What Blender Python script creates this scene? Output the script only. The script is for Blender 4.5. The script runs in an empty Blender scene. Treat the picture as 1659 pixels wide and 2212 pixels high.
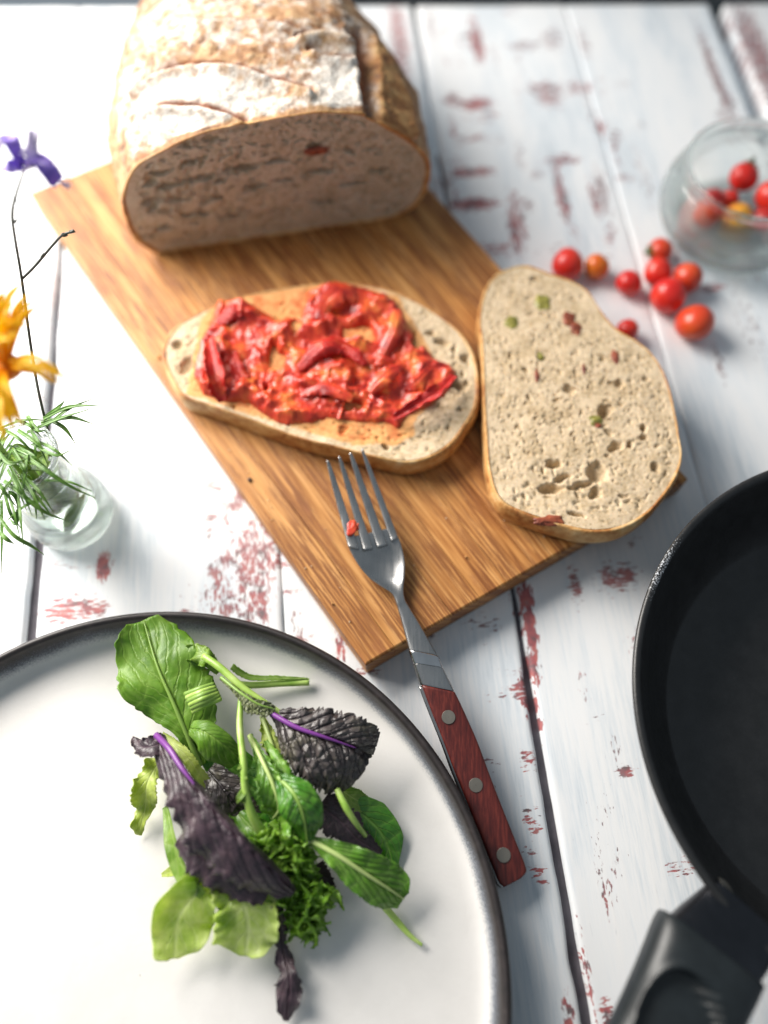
import bpy, math, random
import numpy as np
from mathutils import Vector

random.seed(7)
S = bpy.context.scene
COL = S.collection

# ------------------------------------------------------------------ camera
FOV, PITCH, H = 66.0, 66.7, 0.36
cam = bpy.data.cameras.new('camera')
camo = bpy.data.objects.new('camera', cam)
COL.objects.link(camo)
camo.location = (0, 0, H)
camo.rotation_euler = (math.radians(90 - PITCH), 0, 0)
cam.sensor_fit = 'VERTICAL'
cam.sensor_height = 36.0
cam.sensor_width = 27.0
cam.lens = 18.0 / math.tan(math.radians(FOV / 2))
cam.clip_start, cam.clip_end = 0.01, 50
cam.dof.use_dof = True
cam.dof.focus_distance = 0.334
cam.dof.aperture_fstop = cam.lens / 1000 / 0.0130
S.camera = camo

# ------------------------------------------------------------------ light
S.view_settings.view_transform = 'Standard'
S.view_settings.look = 'None'
S.view_settings.exposure = 0.0
S.view_settings.gamma = 1.0
W = bpy.data.worlds.new('World')
S.world = W
W.use_nodes = True
bg = W.node_tree.nodes['Background']
bg.inputs[0].default_value = (0.76, 0.89, 1.0, 1)
bg.inputs[1].default_value = 0.31

def area(name, loc, target, sx, sy, power, color):
    l = bpy.data.lights.new(name, 'AREA')
    l.shape = 'RECTANGLE'; l.size = sx; l.size_y = sy
    l.energy = power; l.color = color; l.spread = math.radians(125)
    o = bpy.data.objects.new(name, l); COL.objects.link(o)
    o.location = loc
    o.rotation_euler = (Vector(target) - Vector(loc)).to_track_quat('-Z', 'Y').to_euler()
    return o
area('window_light', (-0.55, 0.50, 0.42), (-0.12, 0.08, 0.0), 0.55, 0.50, 9.6, (1.0, 0.950, 0.885))

S.cycles.use_denoising = True
S.cycles.max_bounces = 10
S.cycles.transparent_max_bounces = 12
S.cycles.caustics_reflective = False
S.cycles.caustics_refractive = True
S.cycles.blur_glossy = 0.5

# ------------------------------------------------------------------ helpers
FPX = 1106 / math.tan(math.radians(FOV / 2))
_p = math.radians(PITCH)
FWD = np.array([0, math.cos(_p), -math.sin(_p)])
UP = np.array([0, math.sin(_p), math.cos(_p)])
CAMP = np.array([0, 0, H])

def ray(x, y):
    return FPX * FWD + np.array([x - 829.5, 0, 0]) - (y - 1106) * UP

def P(x, y, z=0.0):
    """world point at height z that the photograph shows at (x, y)"""
    d = ray(x, y)
    return CAMP + d * ((z - H) / d[2])

def proj(pts):
    q = np.asarray(pts) - CAMP
    dep = q @ FWD
    return 829.5 + FPX * q[..., 0] / dep, 1106 - FPX * (q @ UP) / dep

def mpp(p):
    return float((np.asarray(p) - CAMP) @ FWD) / FPX      # metres per pixel there

def unit(v):
    v = np.asarray(v, float)
    return v / (np.linalg.norm(v) + 1e-12)

def _hash(ix, iy, iz, seed):
    h = (ix.astype(np.int64) * 374761393 + iy.astype(np.int64) * 668265263 + iz.astype(np.int64) * 2147483647 + seed * 144269) & 0xffffffff
    h = ((h ^ (h >> 13)) * 1274126177) & 0xffffffff
    h = ((h ^ (h >> 16)) * 2246822519) & 0xffffffff
    return ((h ^ (h >> 15)) & 0xffff) / 65535.0

def vnoise(p, seed=0):
    """smooth value noise in 0..1"""
    p = np.asarray(p, float)
    f = np.floor(p); t = p - f; t = t * t * (3 - 2 * t)
    i = f.astype(np.int64)
    r = 0
    for dx in (0, 1):
        for dy in (0, 1):
            for dz in (0, 1):
                w = (t[..., 0] if dx else 1 - t[..., 0]) * (t[..., 1] if dy else 1 - t[..., 1]) * (t[..., 2] if dz else 1 - t[..., 2])
                r = r + w * _hash(i[..., 0] + dx, i[..., 1] + dy, i[..., 2] + dz, seed)
    return r

def fbm(p, octv=3, seed=0):
    p = np.asarray(p, float); a, s, r = 1.0, 0.0, 0
    for k in range(octv):
        r = r + a * vnoise(p * 2 ** k + 17.3 * k, seed + k); s += a; a *= 0.5
    return r / s

def mk(name, verts, faces, mat=None, parent=None, smooth=True, attrs=None, uv=None):
    me = bpy.data.meshes.new(name)
    me.from_pydata([tuple(map(float, v)) for v in verts], [], [tuple(map(int, f)) for f in faces])
    if smooth:
        me.polygons.foreach_set('use_smooth', [True] * len(me.polygons))
    if attrs:
        for k, v in attrs.items():
            a = me.attributes.new(k, 'FLOAT', 'POINT')
            a.data.foreach_set('value', np.asarray(v, np.float32).ravel())
    if uv is not None:
        l = me.uv_layers.new(name='uv')
        vi = np.zeros(len(me.loops), np.int32); me.loops.foreach_get('vertex_index', vi)
        l.data.foreach_set('uv', np.asarray(uv, np.float32)[vi].ravel())
    if mat: me.materials.append(mat)
    me.update()
    o = bpy.data.objects.new(name, me); COL.objects.link(o)
    if parent is not None:
        o.parent = parent
        o.matrix_parent_inverse = parent.matrix_world.inverted() if False else o.matrix_parent_inverse
        o.location = (-parent.location[0], -parent.location[1], -parent.location[2]) if parent.type == 'EMPTY' else (0, 0, 0)
    return o

def tag(o, label=None, cat=None, group=None, kind=None):
    if label: o['label'] = label
    if cat: o['category'] = cat
    if group: o['group'] = group
    if kind: o['kind'] = kind
    return o

def thing(name, loc, label, cat, group=None):
    o = bpy.data.objects.new(name, None); COL.objects.link(o)
    o.location = tuple(float(c) for c in loc); o.empty_display_size = 0.02
    return tag(o, label, cat, group)

def gridfaces(nu, nv, cu=False, cv=False, off=0):
    i = np.arange(nu if cu else nu - 1)[:, None]; j = np.arange(nv if cv else nv - 1)[None, :]
    a = i * nv + j; b = ((i + 1) % nu) * nv + j
    c = ((i + 1) % nu) * nv + (j + 1) % nv; d = i * nv + (j + 1) % nv
    return (np.stack([a, b, c, d], -1).reshape(-1, 4) + off).tolist()

def spline(pts, n):
    """Catmull-Rom through rows of pts, n samples"""
    pts = np.asarray(pts, float)
    if len(pts) == 2:
        t = np.linspace(0, 1, n)[:, None]; return pts[0] * (1 - t) + pts[1] * t
    q = np.vstack([2 * pts[0] - pts[1], pts, 2 * pts[-1] - pts[-2]])
    m = len(pts) - 1
    t = np.linspace(0, m - 1e-9, n); k = t.astype(int); f = (t - k)[:, None]
    a, b, c, d = q[k], q[k + 1], q[k + 2], q[k + 3]
    return 0.5 * (2 * b + (c - a) * f + (2 * a - 5 * b + 4 * c - d) * f ** 2 + (3 * b - a - 3 * c + d) * f ** 3)

def cspline(pts, n):
    """closed Catmull-Rom, evenly spaced by length"""
    pts = np.asarray(pts, float)
    q = np.vstack([pts[-1], pts, pts[0], pts[1]])
    m = len(pts); N = 2000
    t = np.linspace(0, m, N, endpoint=False); k = t.astype(int); f = (t - k)[:, None]
    a, b, c, d = q[k], q[k + 1], q[k + 2], q[k + 3]
    r = 0.5 * (2 * b + (c - a) * f + (2 * a - 5 * b + 4 * c - d) * f ** 2 + (3 * b - a - 3 * c + d) * f ** 3)
    rr = np.vstack([r, r[:1]])
    L = np.concatenate([[0], np.cumsum(np.linalg.norm(np.diff(rr, axis=0), axis=1))])
    s = np.linspace(0, L[-1], n, endpoint=False)
    return np.stack([np.interp(s, L, rr[:, i]) for i in range(r.shape[1])], 1)

def tube_vf(path, rad, n=8, off=0):
    path = np.asarray(path, float); m = len(path)
    rad = np.broadcast_to(np.asarray(rad, float), (m,)) if np.ndim(rad) == 0 else np.interp(np.linspace(0, 1, m), np.linspace(0, 1, len(rad)), rad)
    T = np.gradient(path, axis=0)
    V = []
    ref = np.array([0.13, 0.21, 0.97])
    for i in range(m):
        t = unit(T[i]); s = unit(np.cross(t, ref)); u = np.cross(s, t)
        for k in range(n):
            a = 2 * math.pi * k / n
            V.append(path[i] + rad[i] * (math.cos(a) * s + math.sin(a) * u))
    F = gridfaces(m, n, False, True, off)
    F.append([off + k for k in range(n)]); F.append([off + (m - 1) * n + k for k in range(n - 1, -1, -1)])
    return V, F

def tube(name, path, rad, mat, parent=None, n=8, sub=24):
    V, F = tube_vf(spline(path, sub), rad, n)
    return mk(name, V, F, mat, parent)

def lathe(name, prof, c, mat, parent=None, n=96, wob=0.0, seed=0):
    prof = np.asarray(prof, float); a = np.linspace(0, 2 * np.pi, n, endpoint=False)
    V = np.zeros((n, len(prof), 3))
    r = prof[None, :, 0] * (1 + wob * (vnoise(np.stack([np.cos(a) * 2, np.sin(a) * 2, 0 * a + seed], -1), seed)[:, None] - .5))
    V[..., 0] = c[0] + r * np.cos(a)[:, None]; V[..., 1] = c[1] + r * np.sin(a)[:, None]; V[..., 2] = c[2] + prof[None, :, 1]
    return mk(name, V.reshape(-1, 3), gridfaces(n, len(prof), True, False), mat, parent)

def loft_vf(st, n=24, ex=0.6, sub=40, off=0, dish=0.0):
    """st rows: Lx,Ly,Rx,Ry,z,thickness ; closed tube between the left and right edge"""
    st = np.asarray(st, float)
    rows = np.array([np.concatenate([P(r[0], r[1], r[4]), P(r[2], r[3], r[4]), [r[5]], [r[6] if len(r) > 6 else dish]]) for r in st])
    q = spline(rows, sub)
    V = []
    for r in q:
        Lp, Rp, th, di = r[:3], r[3:6], r[6], r[7]
        mid = (Lp + Rp) / 2; hx = (Rp - Lp) / 2
        for k in range(n):
            a = 2 * math.pi * k / n; c, s = math.cos(a), math.sin(a)
            cx = math.copysign(abs(c) ** ex, c); sz = math.copysign(abs(s) ** ex, s)
            V.append(mid + hx * cx + np.array([0, 0, 1.0]) * (sz * th / 2 - di * (1 - cx * cx)))
    F = gridfaces(sub, n, False, True, off)
    F.append([off + k for k in range(n)]); F.append([off + (sub - 1) * n + k for k in range(n - 1, -1, -1)])
    return V, F

def inpoly(x, y, poly):
    poly = np.asarray(poly, float); r = np.zeros(np.shape(x), bool); j = len(poly) - 1
    for i in range(len(poly)):
        xi, yi = poly[i]; xj, yj = poly[j]
        c = ((yi > y) != (yj > y)) & (x < (xj - xi) * (y - yi) / (yj - yi + 1e-12) + xi)
        r ^= c; j = i
    return r

def dpoly(x, y, pl, closed=False):
    """distance to a polyline in the plane"""
    pl = np.asarray(pl, float)
    if closed: pl = np.vstack([pl, pl[:1]])
    d = np.full(np.shape(x), 1e9)
    for a, b in zip(pl[:-1], pl[1:]):
        ab = b - a; t = np.clip(((x - a[0]) * ab[0] + (y - a[1]) * ab[1]) / (ab @ ab + 1e-12), 0, 1)
        d = np.minimum(d, np.hypot(x - a[0] - t * ab[0], y - a[1] - t * ab[1]))
    return d

# ------------------------------------------------------------------ materials
class Mat:
    def __init__(s, name, rough=0.5, color=None, **kw):
        s.m = bpy.data.materials.new(name); s.m.use_nodes = True
        s.nt = s.m.node_tree; s.b = s.nt.nodes['Principled BSDF']; s.out = s.nt.nodes['Material Output']
        s.b.inputs['Roughness'].default_value = rough
        if color is not None: s.b.inputs['Base Color'].default_value = (*color, 1)
        for k, v in kw.items(): s.b.inputs[k.replace('_', ' ')].default_value = v
        s._co = None
    def n(s, typ, ins=None, **props):
        nd = s.nt.nodes.new('ShaderNode' + typ)
        for k, v in props.items(): setattr(nd, k, v)
        for k, v in (ins or {}).items():
            if isinstance(v, bpy.types.NodeSocket): s.nt.links.new(v, nd.inputs[k])
            else: nd.inputs[k].default_value = v
        return nd
    def link(s, a, b): s.nt.links.new(a, b)
    def co(s, kind='Object'):
        if s._co is None: s._co = s.n('TexCoord')
        return s._co.outputs[kind]
    def map(s, scale=(1, 1, 1), rot=(0, 0, 0), kind='Object'):
        return s.n('Mapping', {'Vector': s.co(kind), 'Scale': scale, 'Rotation': rot}).outputs[0]
    def noise(s, scale, detail=4, rough=.55, vec=None, dist=0.0):
        return s.n('TexNoise', {'Vector': vec if vec is not None else s.co(), 'Scale': scale, 'Detail': detail, 'Roughness': rough, 'Distortion': dist}).outputs['Fac']
    def vor(s, scale, feature='F1', vec=None):
        return s.n('TexVoronoi', {'Vector': vec if vec is not None else s.co(), 'Scale': scale}, feature=feature).outputs['Distance']
    def attr(s, name): return s.n('Attribute', attribute_name=name).outputs['Fac']
    def ramp(s, fac, stops):
        r = s.n('ValToRGB', {'Fac': fac}); e = r.color_ramp.elements
        while len(e) < len(stops): e.new(0.5)
        for el, (p, c) in zip(e, stops): el.position = p; el.color = (*c, 1) if len(c) == 3 else c
        return r.outputs[0]
    def step(s, fac, a, b):
        return s.n('MapRange', {'Value': fac, 'From Min': a, 'From Max': b}, interpolation_type='SMOOTHSTEP').outputs[0]
    def math(s, op, a, b=0.0, c=None):
        ins = {0: a, 1: b}
        if c is not None: ins[2] = c
        return s.n('Math', ins, operation=op).outputs[0]
    def mix(s, fac, a, b, blend='MIX'):
        nd = s.n('Mix', data_type='RGBA', blend_type=blend)
        for i, v in ((0, fac), (6, a), (7, b)):
            if isinstance(v, bpy.types.NodeSocket): s.nt.links.new(v, nd.inputs[i])
            else: nd.inputs[i].default_value = (*v, 1) if isinstance(v, tuple) and len(v) == 3 else v
        return nd.outputs[2]
    def color(s, v): s.link(v, s.b.inputs['Base Color']); return s
    def roughness(s, v): s.link(v, s.b.inputs['Roughness']); return s
    def bump(s, h, strength=.5, dist=.001, prev=None):
        ins = {'Height': h, 'Strength': strength, 'Distance': dist}
        if prev is not None: ins['Normal'] = prev
        o = s.n('Bump', ins).outputs[0]; s.link(o, s.b.inputs['Normal']); return o
    def translucent(s, col, fac):
        t = s.n('BsdfTranslucent')
        if isinstance(col, bpy.types.NodeSocket): s.link(col, t.inputs[0])
        else: t.inputs[0].default_value = (*col, 1)
        mx = s.n('MixShader', {0: fac}); s.link(s.b.outputs[0], mx.inputs[1]); s.link(t.outputs[0], mx.inputs[2])
        s.link(mx.outputs[0], s.out.inputs[0]); return s

def m_table():
    m = Mat('white_distressed_paint', 0.55)
    ang = math.atan(0.0976)
    al = m.n('Mapping', {'Vector': m.co(), 'Rotation': (0, 0, -ang)}).outputs[0]
    def st(x, y): return m.n('Mapping', {'Vector': al, 'Scale': (x, y, 1)}).outputs[0]
    grain = m.noise(1, 6, .65, st(480, 34))
    broad = m.noise(1, 3, .5, st(38, 9))
    base = m.ramp(m.math('ADD', m.math('MULTIPLY', grain, .45), m.math('MULTIPLY', broad, .55)),
                  [(.30, (.46, .52, .57)), (.43, (.68, .725, .765)), (.52, (.79, .805, .82)), (.72, (.835, .83, .825))])
    # cracks of bare grain
    thin = m.step(m.noise(1, 5, .65, st(900, 60)), .66, .72)
    base = m.mix(m.math('MULTIPLY', thin, .45), base, (.42, .45, .50))
    fh = m.noise(1, 6, .66, st(190, 640)); fv = m.noise(1, 6, .66, st(660, 210))
    wd = m.attr('wear_dir'); w = m.attr('wear')
    f = m.n('Mix', {0: wd, 2: fh, 3: fv}, data_type='FLOAT').outputs[0]
    val = m.math('ADD', f, m.math('MULTIPLY', w, .37))
    mask = m.step(val, .715, .745)
    edge = m.step(val, .68, .73)
    red = m.ramp(m.noise(160, 4), [(.35, (.06, .018, .02)), (.47, (.30, .020, .030)), (.60, (.46, .06, .045)), (.75, (.25, .16, .15))])
    gr = m.ramp(m.noise(220, 3), [(.3, (.09, .07, .08)), (.7, (.27, .22, .23))])
    redmix = m.mix(m.attr('redness'), gr, red)
    c = m.mix(m.math('MULTIPLY', edge, .35), base, (.62, .56, .57))
    c = m.mix(m.math('MULTIPLY', mask, .88), c, redmix)
    m.color(c)
    h = m.math('SUBTRACT', m.math('MULTIPLY', grain, .5), m.math('MULTIPLY', mask, 1.0))
    m.bump(h, .35, .0004)
    return m.m

def m_bamboo():
    m = Mat('bamboo', 0.5)
    rnd = m.n('ObjectInfo').outputs['Random']
    sh = m.n('CombineXYZ', {'X': m.math('MULTIPLY', rnd, 7.0), 'Y': m.math('MULTIPLY', rnd, 3.0)}).outputs[0]
    v = m.n('VectorMath', {0: m.co('UV'), 1: sh}, operation='ADD').outputs[0]
    def st(x, y): return m.n('Mapping', {'Vector': v, 'Scale': (x, y, 1)}).outputs[0]
    fib = m.noise(1, 5, .6, st(640, 20))
    fib2 = m.noise(1, 4, .6, st(1050, 34))
    brd = m.noise(1, 3, .5, st(70, 8))
    c = m.ramp(m.math('ADD', m.math('MULTIPLY', fib, .6), m.math('MULTIPLY', brd, .4)),
               [(.37, (.19, .062, .014)), (.45, (.38, .155, .040)), (.53, (.53, .25, .075)), (.64, (.66, .36, .135))])
    streak = m.math('MULTIPLY', m.step(fib2, .46, .53), m.step(m.noise(1, 3, .5, st(110, 14)), .38, .54))
    c = m.mix(m.math('MULTIPLY', streak, .86), c, (.20, .068, .020))
    knot = m.step(m.noise(1, 4, .7, st(60, 22)), .58, .70)
    c = m.mix(m.math('MULTIPLY', knot, .55), c, (.27, .095, .04))
    tone = m.n('HueSaturation', {'Color': c, 'Value': m.math('MULTIPLY_ADD', rnd, .22, .88)}).outputs[0]
    m.color(tone)
    m.bump(m.math('ADD', m.math('MULTIPLY', fib, .5), m.math('MULTIPLY', streak, -.8)), .35, .0004)
    m.b.inputs['Specular IOR Level'].default_value = .35
    return m.m

def m_crumb(stain=False, tint=(.66, .515, .345)):
    m = Mat('bread_crumb', 0.85)
    n1 = m.noise(420, 5, .65); n2 = m.noise(90, 3)
    t = np.array(tint)
    c = m.ramp(m.math('ADD', m.math('MULTIPLY', n1, .6), m.math('MULTIPLY', n2, .4)),
               [(.30, tuple(t * (.50, .45, .38))), (.43, tuple(t * (.82, .79, .72))), (.54, tuple(t)), (.75, tuple(t * 1.12))])
    sp = m.step(m.noise(620, 3, .6), .57, .66)
    c = m.mix(m.math('MULTIPLY', sp, .55), c, (.22, .14, .07))
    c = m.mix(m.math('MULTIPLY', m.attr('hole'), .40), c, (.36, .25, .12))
    if stain:
        s = m.math('ADD', m.attr('stain'), m.math('MULTIPLY', m.math('SUBTRACT', m.noise(130, 4, .6), .5), 1.1))
        c = m.mix(m.step(s, .27, .62), c, m.mix(.72, c, (.70, .30, .06)))
        c = m.mix(m.step(s, .85, 1.15), c, (.60, .16, .045))
    m.color(c)
    b = m.bump(n1, .25, .0007)
    m.bump(m.noise(1500, 3), .2, .0003, b)
    m.b.inputs['Subsurface Weight'].default_value = .15
    m.b.inputs['Subsurface Radius'].default_value = (.004, .0025, .0015)
    m.b.inputs['Subsurface Scale'].default_value = .5
    return m.m

def m_loaf_crust():
    m = Mat('floured_crust', 0.75)
    n1 = m.noise(75, 5, .6); n2 = m.noise(300, 4, .65)
    br = m.ramp(m.math('ADD', m.math('MULTIPLY', n1, .65), m.math('MULTIPLY', n2, .35)),
                [(.33, (.13, .055, .024)), (.46, (.32, .16, .070)), (.56, (.46, .275, .135)), (.7, (.60, .42, .24))])
    fl = m.math('ADD', m.attr('flour'), m.math('MULTIPLY', m.math('SUBTRACT', m.noise(170, 6, .7), .5), 1.7))
    flm = m.step(fl, .30, .85)
    white = m.ramp(m.noise(650, 4, .7), [(.3, (.44, .36, .28)), (.5, (.76, .71, .64)), (.7, (.85, .82, .77))])
    c = m.mix(flm, br, white)
    c = m.mix(m.attr('slash'), c, m.ramp(m.noise(200, 4), [(.3, (.12, .03, .012)), (.6, (.36, .12, .045)), (.8, (.55, .25, .09))]))
    c = m.mix(m.attr('gold'), c, m.ramp(m.noise(120, 5, .65), [(.3, (.13, .045, .016)), (.47, (.40, .18, .060)), (.62, (.56, .33, .13)), (.8, (.66, .47, .24))]))
    m.color(c)
    b = m.bump(n2, .7, .0016)
    m.bump(m.noise(900, 4, .7), .55, .0007, b)
    return m.m

def m_slice_crust():
    m = Mat('slice_crust', 0.6)
    n = m.math('ADD', m.math('MULTIPLY', m.noise(55, 4, .6), .6), m.math('MULTIPLY', m.noise(260, 4, .65), .4))
    c = m.ramp(n, [(.32, (.17, .05, .014)), (.43, (.40, .16, .04)), (.53, (.58, .32, .11)), (.66, (.70, .50, .26))])
    m.color(c); m.bump(m.noise(500, 4), .5, .0008)
    return m.m

def simple(name, col, rough=.5, **kw): return Mat(name, rough, col, **kw).m

def m_tomato(name, c1, c2, c3):
    m = Mat(name, 0.34)
    o = m.noise(70, 2)
    m.color(m.ramp(o, [(.3, c1), (.5, c2), (.72, c3)]))
    m.bump(m.noise(160, 2), .08, .0006)
    m.b.inputs['Subsurface Weight'].default_value = .25
    m.b.inputs['Subsurface Radius'].default_value = (.006, .0015, .0008)
    m.b.inputs['Subsurface Scale'].default_value = .6
    m.b.inputs['Coat Weight'].default_value = .12
    m.b.inputs['Coat Roughness'].default_value = .12
    return m.m

def m_pulp():
    m = Mat('crushed_tomato_flesh', 0.36)
    n = m.noise(95, 5, .6)
    m.color(m.ramp(n, [(.32, (.26, .014, .012)), (.43, (.50, .034, .018)), (.55, (.62, .075, .026)), (.68, (.68, .20, .045))]))
    b = m.bump(m.noise(240, 3, .5), .28, .0010)
    m.b.inputs['Subsurface Weight'].default_value = .3
    m.b.inputs['Subsurface Radius'].default_value = (.006, .0015, .0008)
    m.b.inputs['Subsurface Scale'].default_value = .5
    return m.m

def m_skin():
    m = Mat('tomato_skin', 0.26)
    m.color(m.ramp(m.noise(110, 4), [(.3, (.38, .012, .014)), (.55, (.58, .03, .022)), (.75, (.66, .12, .035))]))
    m.bump(m.noise(260, 5, .65), .8, .0016)
    m.translucent((.7, .06, .02), .22)
    return m.m

def m_leaf(name, dark, mid, light, vein, rough=.38, retic=160, rstr=.5, nv=8, slant=.35, trans=.25, veinw=.06, wet=.2):
    m = Mat(name, rough)
    uv = m.n('SeparateXYZ', {0: m.co('UV')})
    u = uv.outputs[0]; wv = m.math('ABSOLUTE', m.math('MULTIPLY_ADD', uv.outputs[1], 2.0, -1.0))
    wob = m.math('MULTIPLY', m.math('SUBTRACT', m.noise(180, 3), .5), .12)
    ph = m.math('FRACT', m.math('ADD', m.math('MULTIPLY', m.math('SUBTRACT', m.math('ADD', u, wob), m.math('MULTIPLY', wv, slant)), float(nv)), 8.0))
    d = m.math('ABSOLUTE', m.math('SUBTRACT', ph, .5))
    side = m.math('SUBTRACT', 1.0, m.step(d, 0.0, veinw * 2.2))
    side = m.math('MULTIPLY', side, m.math('SUBTRACT', 1.0, m.math('MULTIPLY', wv, .75)))
    mid_v = m.math('SUBTRACT', 1.0, m.step(wv, 0.02, .11))
    vm = m.math('MAXIMUM', side, mid_v)
    vor = m.vor(retic, 'DISTANCE_TO_EDGE')
    ret = m.math('SUBTRACT', 1.0, m.step(vor, 0.0, .16))
    n = m.noise(90, 4)
    n2 = m.noise(420, 4, .6)
    c = m.ramp(m.math('ADD', m.math('MULTIPLY', n, .7), m.math('MULTIPLY', n2, .3)), [(.34, dark), (.5, mid), (.66, light)])
    c = m.mix(m.math('MULTIPLY', ret, .28), c, vein)
    c = m.mix(m.math('MULTIPLY', vm, .62), c, vein)
    m.color(c)
    h = m.math('SUBTRACT', m.math('MULTIPLY', vor, 1.5), m.math('MULTIPLY', vm, .6))
    b = m.bump(h, rstr, .0016)
    m.bump(n2, .25, .0005, b)
    m.roughness(m.math('MULTIPLY_ADD', n, .3, rough - .12))
    m.b.inputs['Coat Weight'].default_value = wet
    m.b.inputs['Coat Roughness'].default_value = .25
    if trans: m.translucent(m.mix(1.0, c, (1.0, 1.0, .45), 'MULTIPLY'), trans)
    return m.m

def m_steel(name='brushed_steel', rough=.27, col=(.44, .435, .43), stretch=(900, 60)):
    m = Mat(name, rough, col, Metallic=1.0)
    v = m.map((stretch[0], stretch[1], 300), (0, 0, math.radians(-22)))
    n = m.noise(1, 4, .6, v)
    m.roughness(m.math('MULTIPLY_ADD', n, .24, rough - .10))
    m.color(m.ramp(m.noise(60, 4), [(.3, tuple(np.array(col) * .72)), (.7, tuple(np.array(col) * 1.08))]))
    m.bump(n, .10, .0003)
    return m.m

def m_redwood():
    m = Mat('red_pakka_wood', 0.42)
    v = m.map((900, 45, 900), (0, 0, math.radians(-22)))
    n = m.noise(1, 5, .6, v)
    m.color(m.ramp(n, [(.3, (.040, .006, .006)), (.48, (.080, .011, .009)), (.66, (.135, .023, .016))]))
    m.bump(n, .2, .0003)
    return m.m

def m_plate():
    m = Mat('stoneware_glaze', 0.34)
    pos = m.n('SeparateXYZ', {0: m.co()})
    r = m.math('SQRT', m.math('ADD', m.math('POWER', pos.outputs[0], 2.0), m.math('POWER', pos.outputs[1], 2.0)))
    rn = m.math('ADD', r, m.math('MULTIPLY', m.math('SUBTRACT', m.noise(1700, 4, .7), .5), .0050))
    rn = m.math('ADD', rn, m.math('MULTIPLY', m.math('SUBTRACT', m.noise(30, 2), .5), .0020))
    wht = m.ramp(m.noise(60, 4), [(.3, (.69, .67, .645)), (.7, (.745, .725, .70))])
    sp = m.step(m.noise(1300, 2), .70, .78)
    wht = m.mix(m.math('MULTIPLY', sp, .25), wht, (.42, .40, .37))
    brn = m.ramp(m.noise(240, 5, .65), [(.3, (.010, .008, .008)), (.6, (.024, .018, .018)), (.8, (.05, .04, .038))])
    blu = m.ramp(rn, [(.0, (.5, .5, .5)), (1.0, (.5, .5, .5))])
    t1 = m.step(rn, .1352, .1384)
    c = m.mix(t1, wht, (.12, .145, .19))
    c = m.mix(m.step(rn, .1372, .1390), c, brn)
    m.color(c)
    m.roughness(m.math('MULTIPLY_ADD', m.step(rn, .1366, .1384), .14, .34))
    m.bump(m.noise(500, 4), .12, .0005)
    return m.m

def m_pan(name, base, rough, wear=False):
    m = Mat(name, rough)
    c = m.ramp(m.noise(140, 5, .6), [(.3, tuple(np.array(base) * .7)), (.7, tuple(np.array(base) * 1.35))])
    sp = m.step(m.noise(900, 3), .68, .76)
    c = m.mix(m.math('MULTIPLY', sp, .22), c, (.09, .085, .08))
    if wear:
        w = m.math('ADD', m.attr('chip'), m.math('MULTIPLY', m.math('SUBTRACT', m.noise(1300, 3, .7), .5), 1.6))
        k = m.step(w, .62, .8)
        c = m.mix(k, c, (.48, .50, .53))
    m.color(c)
    m.bump(m.noise(700, 4), .18, .0005)
    return m.m

def m_glass(name, col=(.93, .98, .96), ior=1.45, clear=0.0):
    m = Mat(name, 0.0, col)
    m.b.inputs['Transmission Weight'].default_value = 1.0
    m.b.inputs['IOR'].default_value = ior
    m.b.inputs['Roughness'].default_value = 0.01
    if clear:
        t = m.n('BsdfTransparent', {0: (*col, 1)}); mx = m.n('MixShader', {0: clear})
        m.link(m.b.outputs[0], mx.inputs[1]); m.link(t.outputs[0], mx.inputs[2]); m.link(mx.outputs[0], m.out.inputs[0])
    return m.m

MT_TABLE = m_table()
MT_GAP = Mat('dark_gap_filler', .8).m
_g = Mat('grey_violet_board', .75); _g.color(_g.ramp(_g.noise(60, 4), [(.3, (.055, .048, .058)), (.7, (.15, .135, .155))])); MT_GAP = _g.m
MT_BAMBOO = m_bamboo()
MT_CRUMB = m_crumb()
MT_CRUMB_S = m_crumb(True)
MT_CRUMB_L = m_crumb(False, (.56, .475, .365))
MT_CRUST = m_loaf_crust()
MT_SCRUST = m_slice_crust()
MT_PULP = m_pulp()
MT_SKIN = m_skin()
MT_STEEL = m_steel()
MT_POLISH = m_steel('polished_steel', .16, (.62, .62, .63))
MT_RIVET = m_steel('rivet_steel', .6, (.27, .255, .225))
MT_REDWOOD = m_redwood()
MT_PLATE = m_plate()
MT_GLASS = m_glass('clear_glass', (.93, .975, .955), 1.45, .22)
MT_GREENGLASS = m_glass('pale_green_glass', (.955, .985, .975), 1.42, .40)
MT_WATER = m_glass('water', (.97, 1, .99), 1.33)

# ------------------------------------------------------------------ table of painted planks
DIR = unit(np.array([-0.0976, 0.995, 0])); ACR = np.array([DIR[1], -DIR[0], 0])
def acr(x, y): return float(P(x, y) @ ACR)
A1, A2, A3, A4 = acr(68, 1321), acr(611, 1320), acr(1103, 1243), acr(1600, 140)
E0, E1 = P(760, 13), P(1659, 9)
def far_b(a):
    b0, b1, a0, a1 = E0 @ DIR, E1 @ DIR, E0 @ ACR, E1 @ ACR
    return b0 + (b1 - b0) * (a - a0) / (a1 - a0)
sp = A3 - A2
LINES = [A1 - 2 * sp, A1 - sp, A1, A2, A3, (A3 + A4) / 2, A4, A4 + sp, A4 + 2 * sp]
def gapw(i, b):
    if i == 2: return np.interp(b, [.10, .22, .30, .36], [.0060, .0046, .0030, .0008])
    if i == 3: return 0.0006 + 0 * b
    if i == 4:
        return np.interp(b, [-.12, 0.0, .10, .14, .28, .45], [.0052, .0040, .0020, .0008, .0024, .0040])
    if i == 5: return 0.0005 + 0 * b
    if i == 6: return np.interp(b, [.2, .33, .36, .5], [.002, .010, .013, .009])
    return 0.003 + 0 * b
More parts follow.
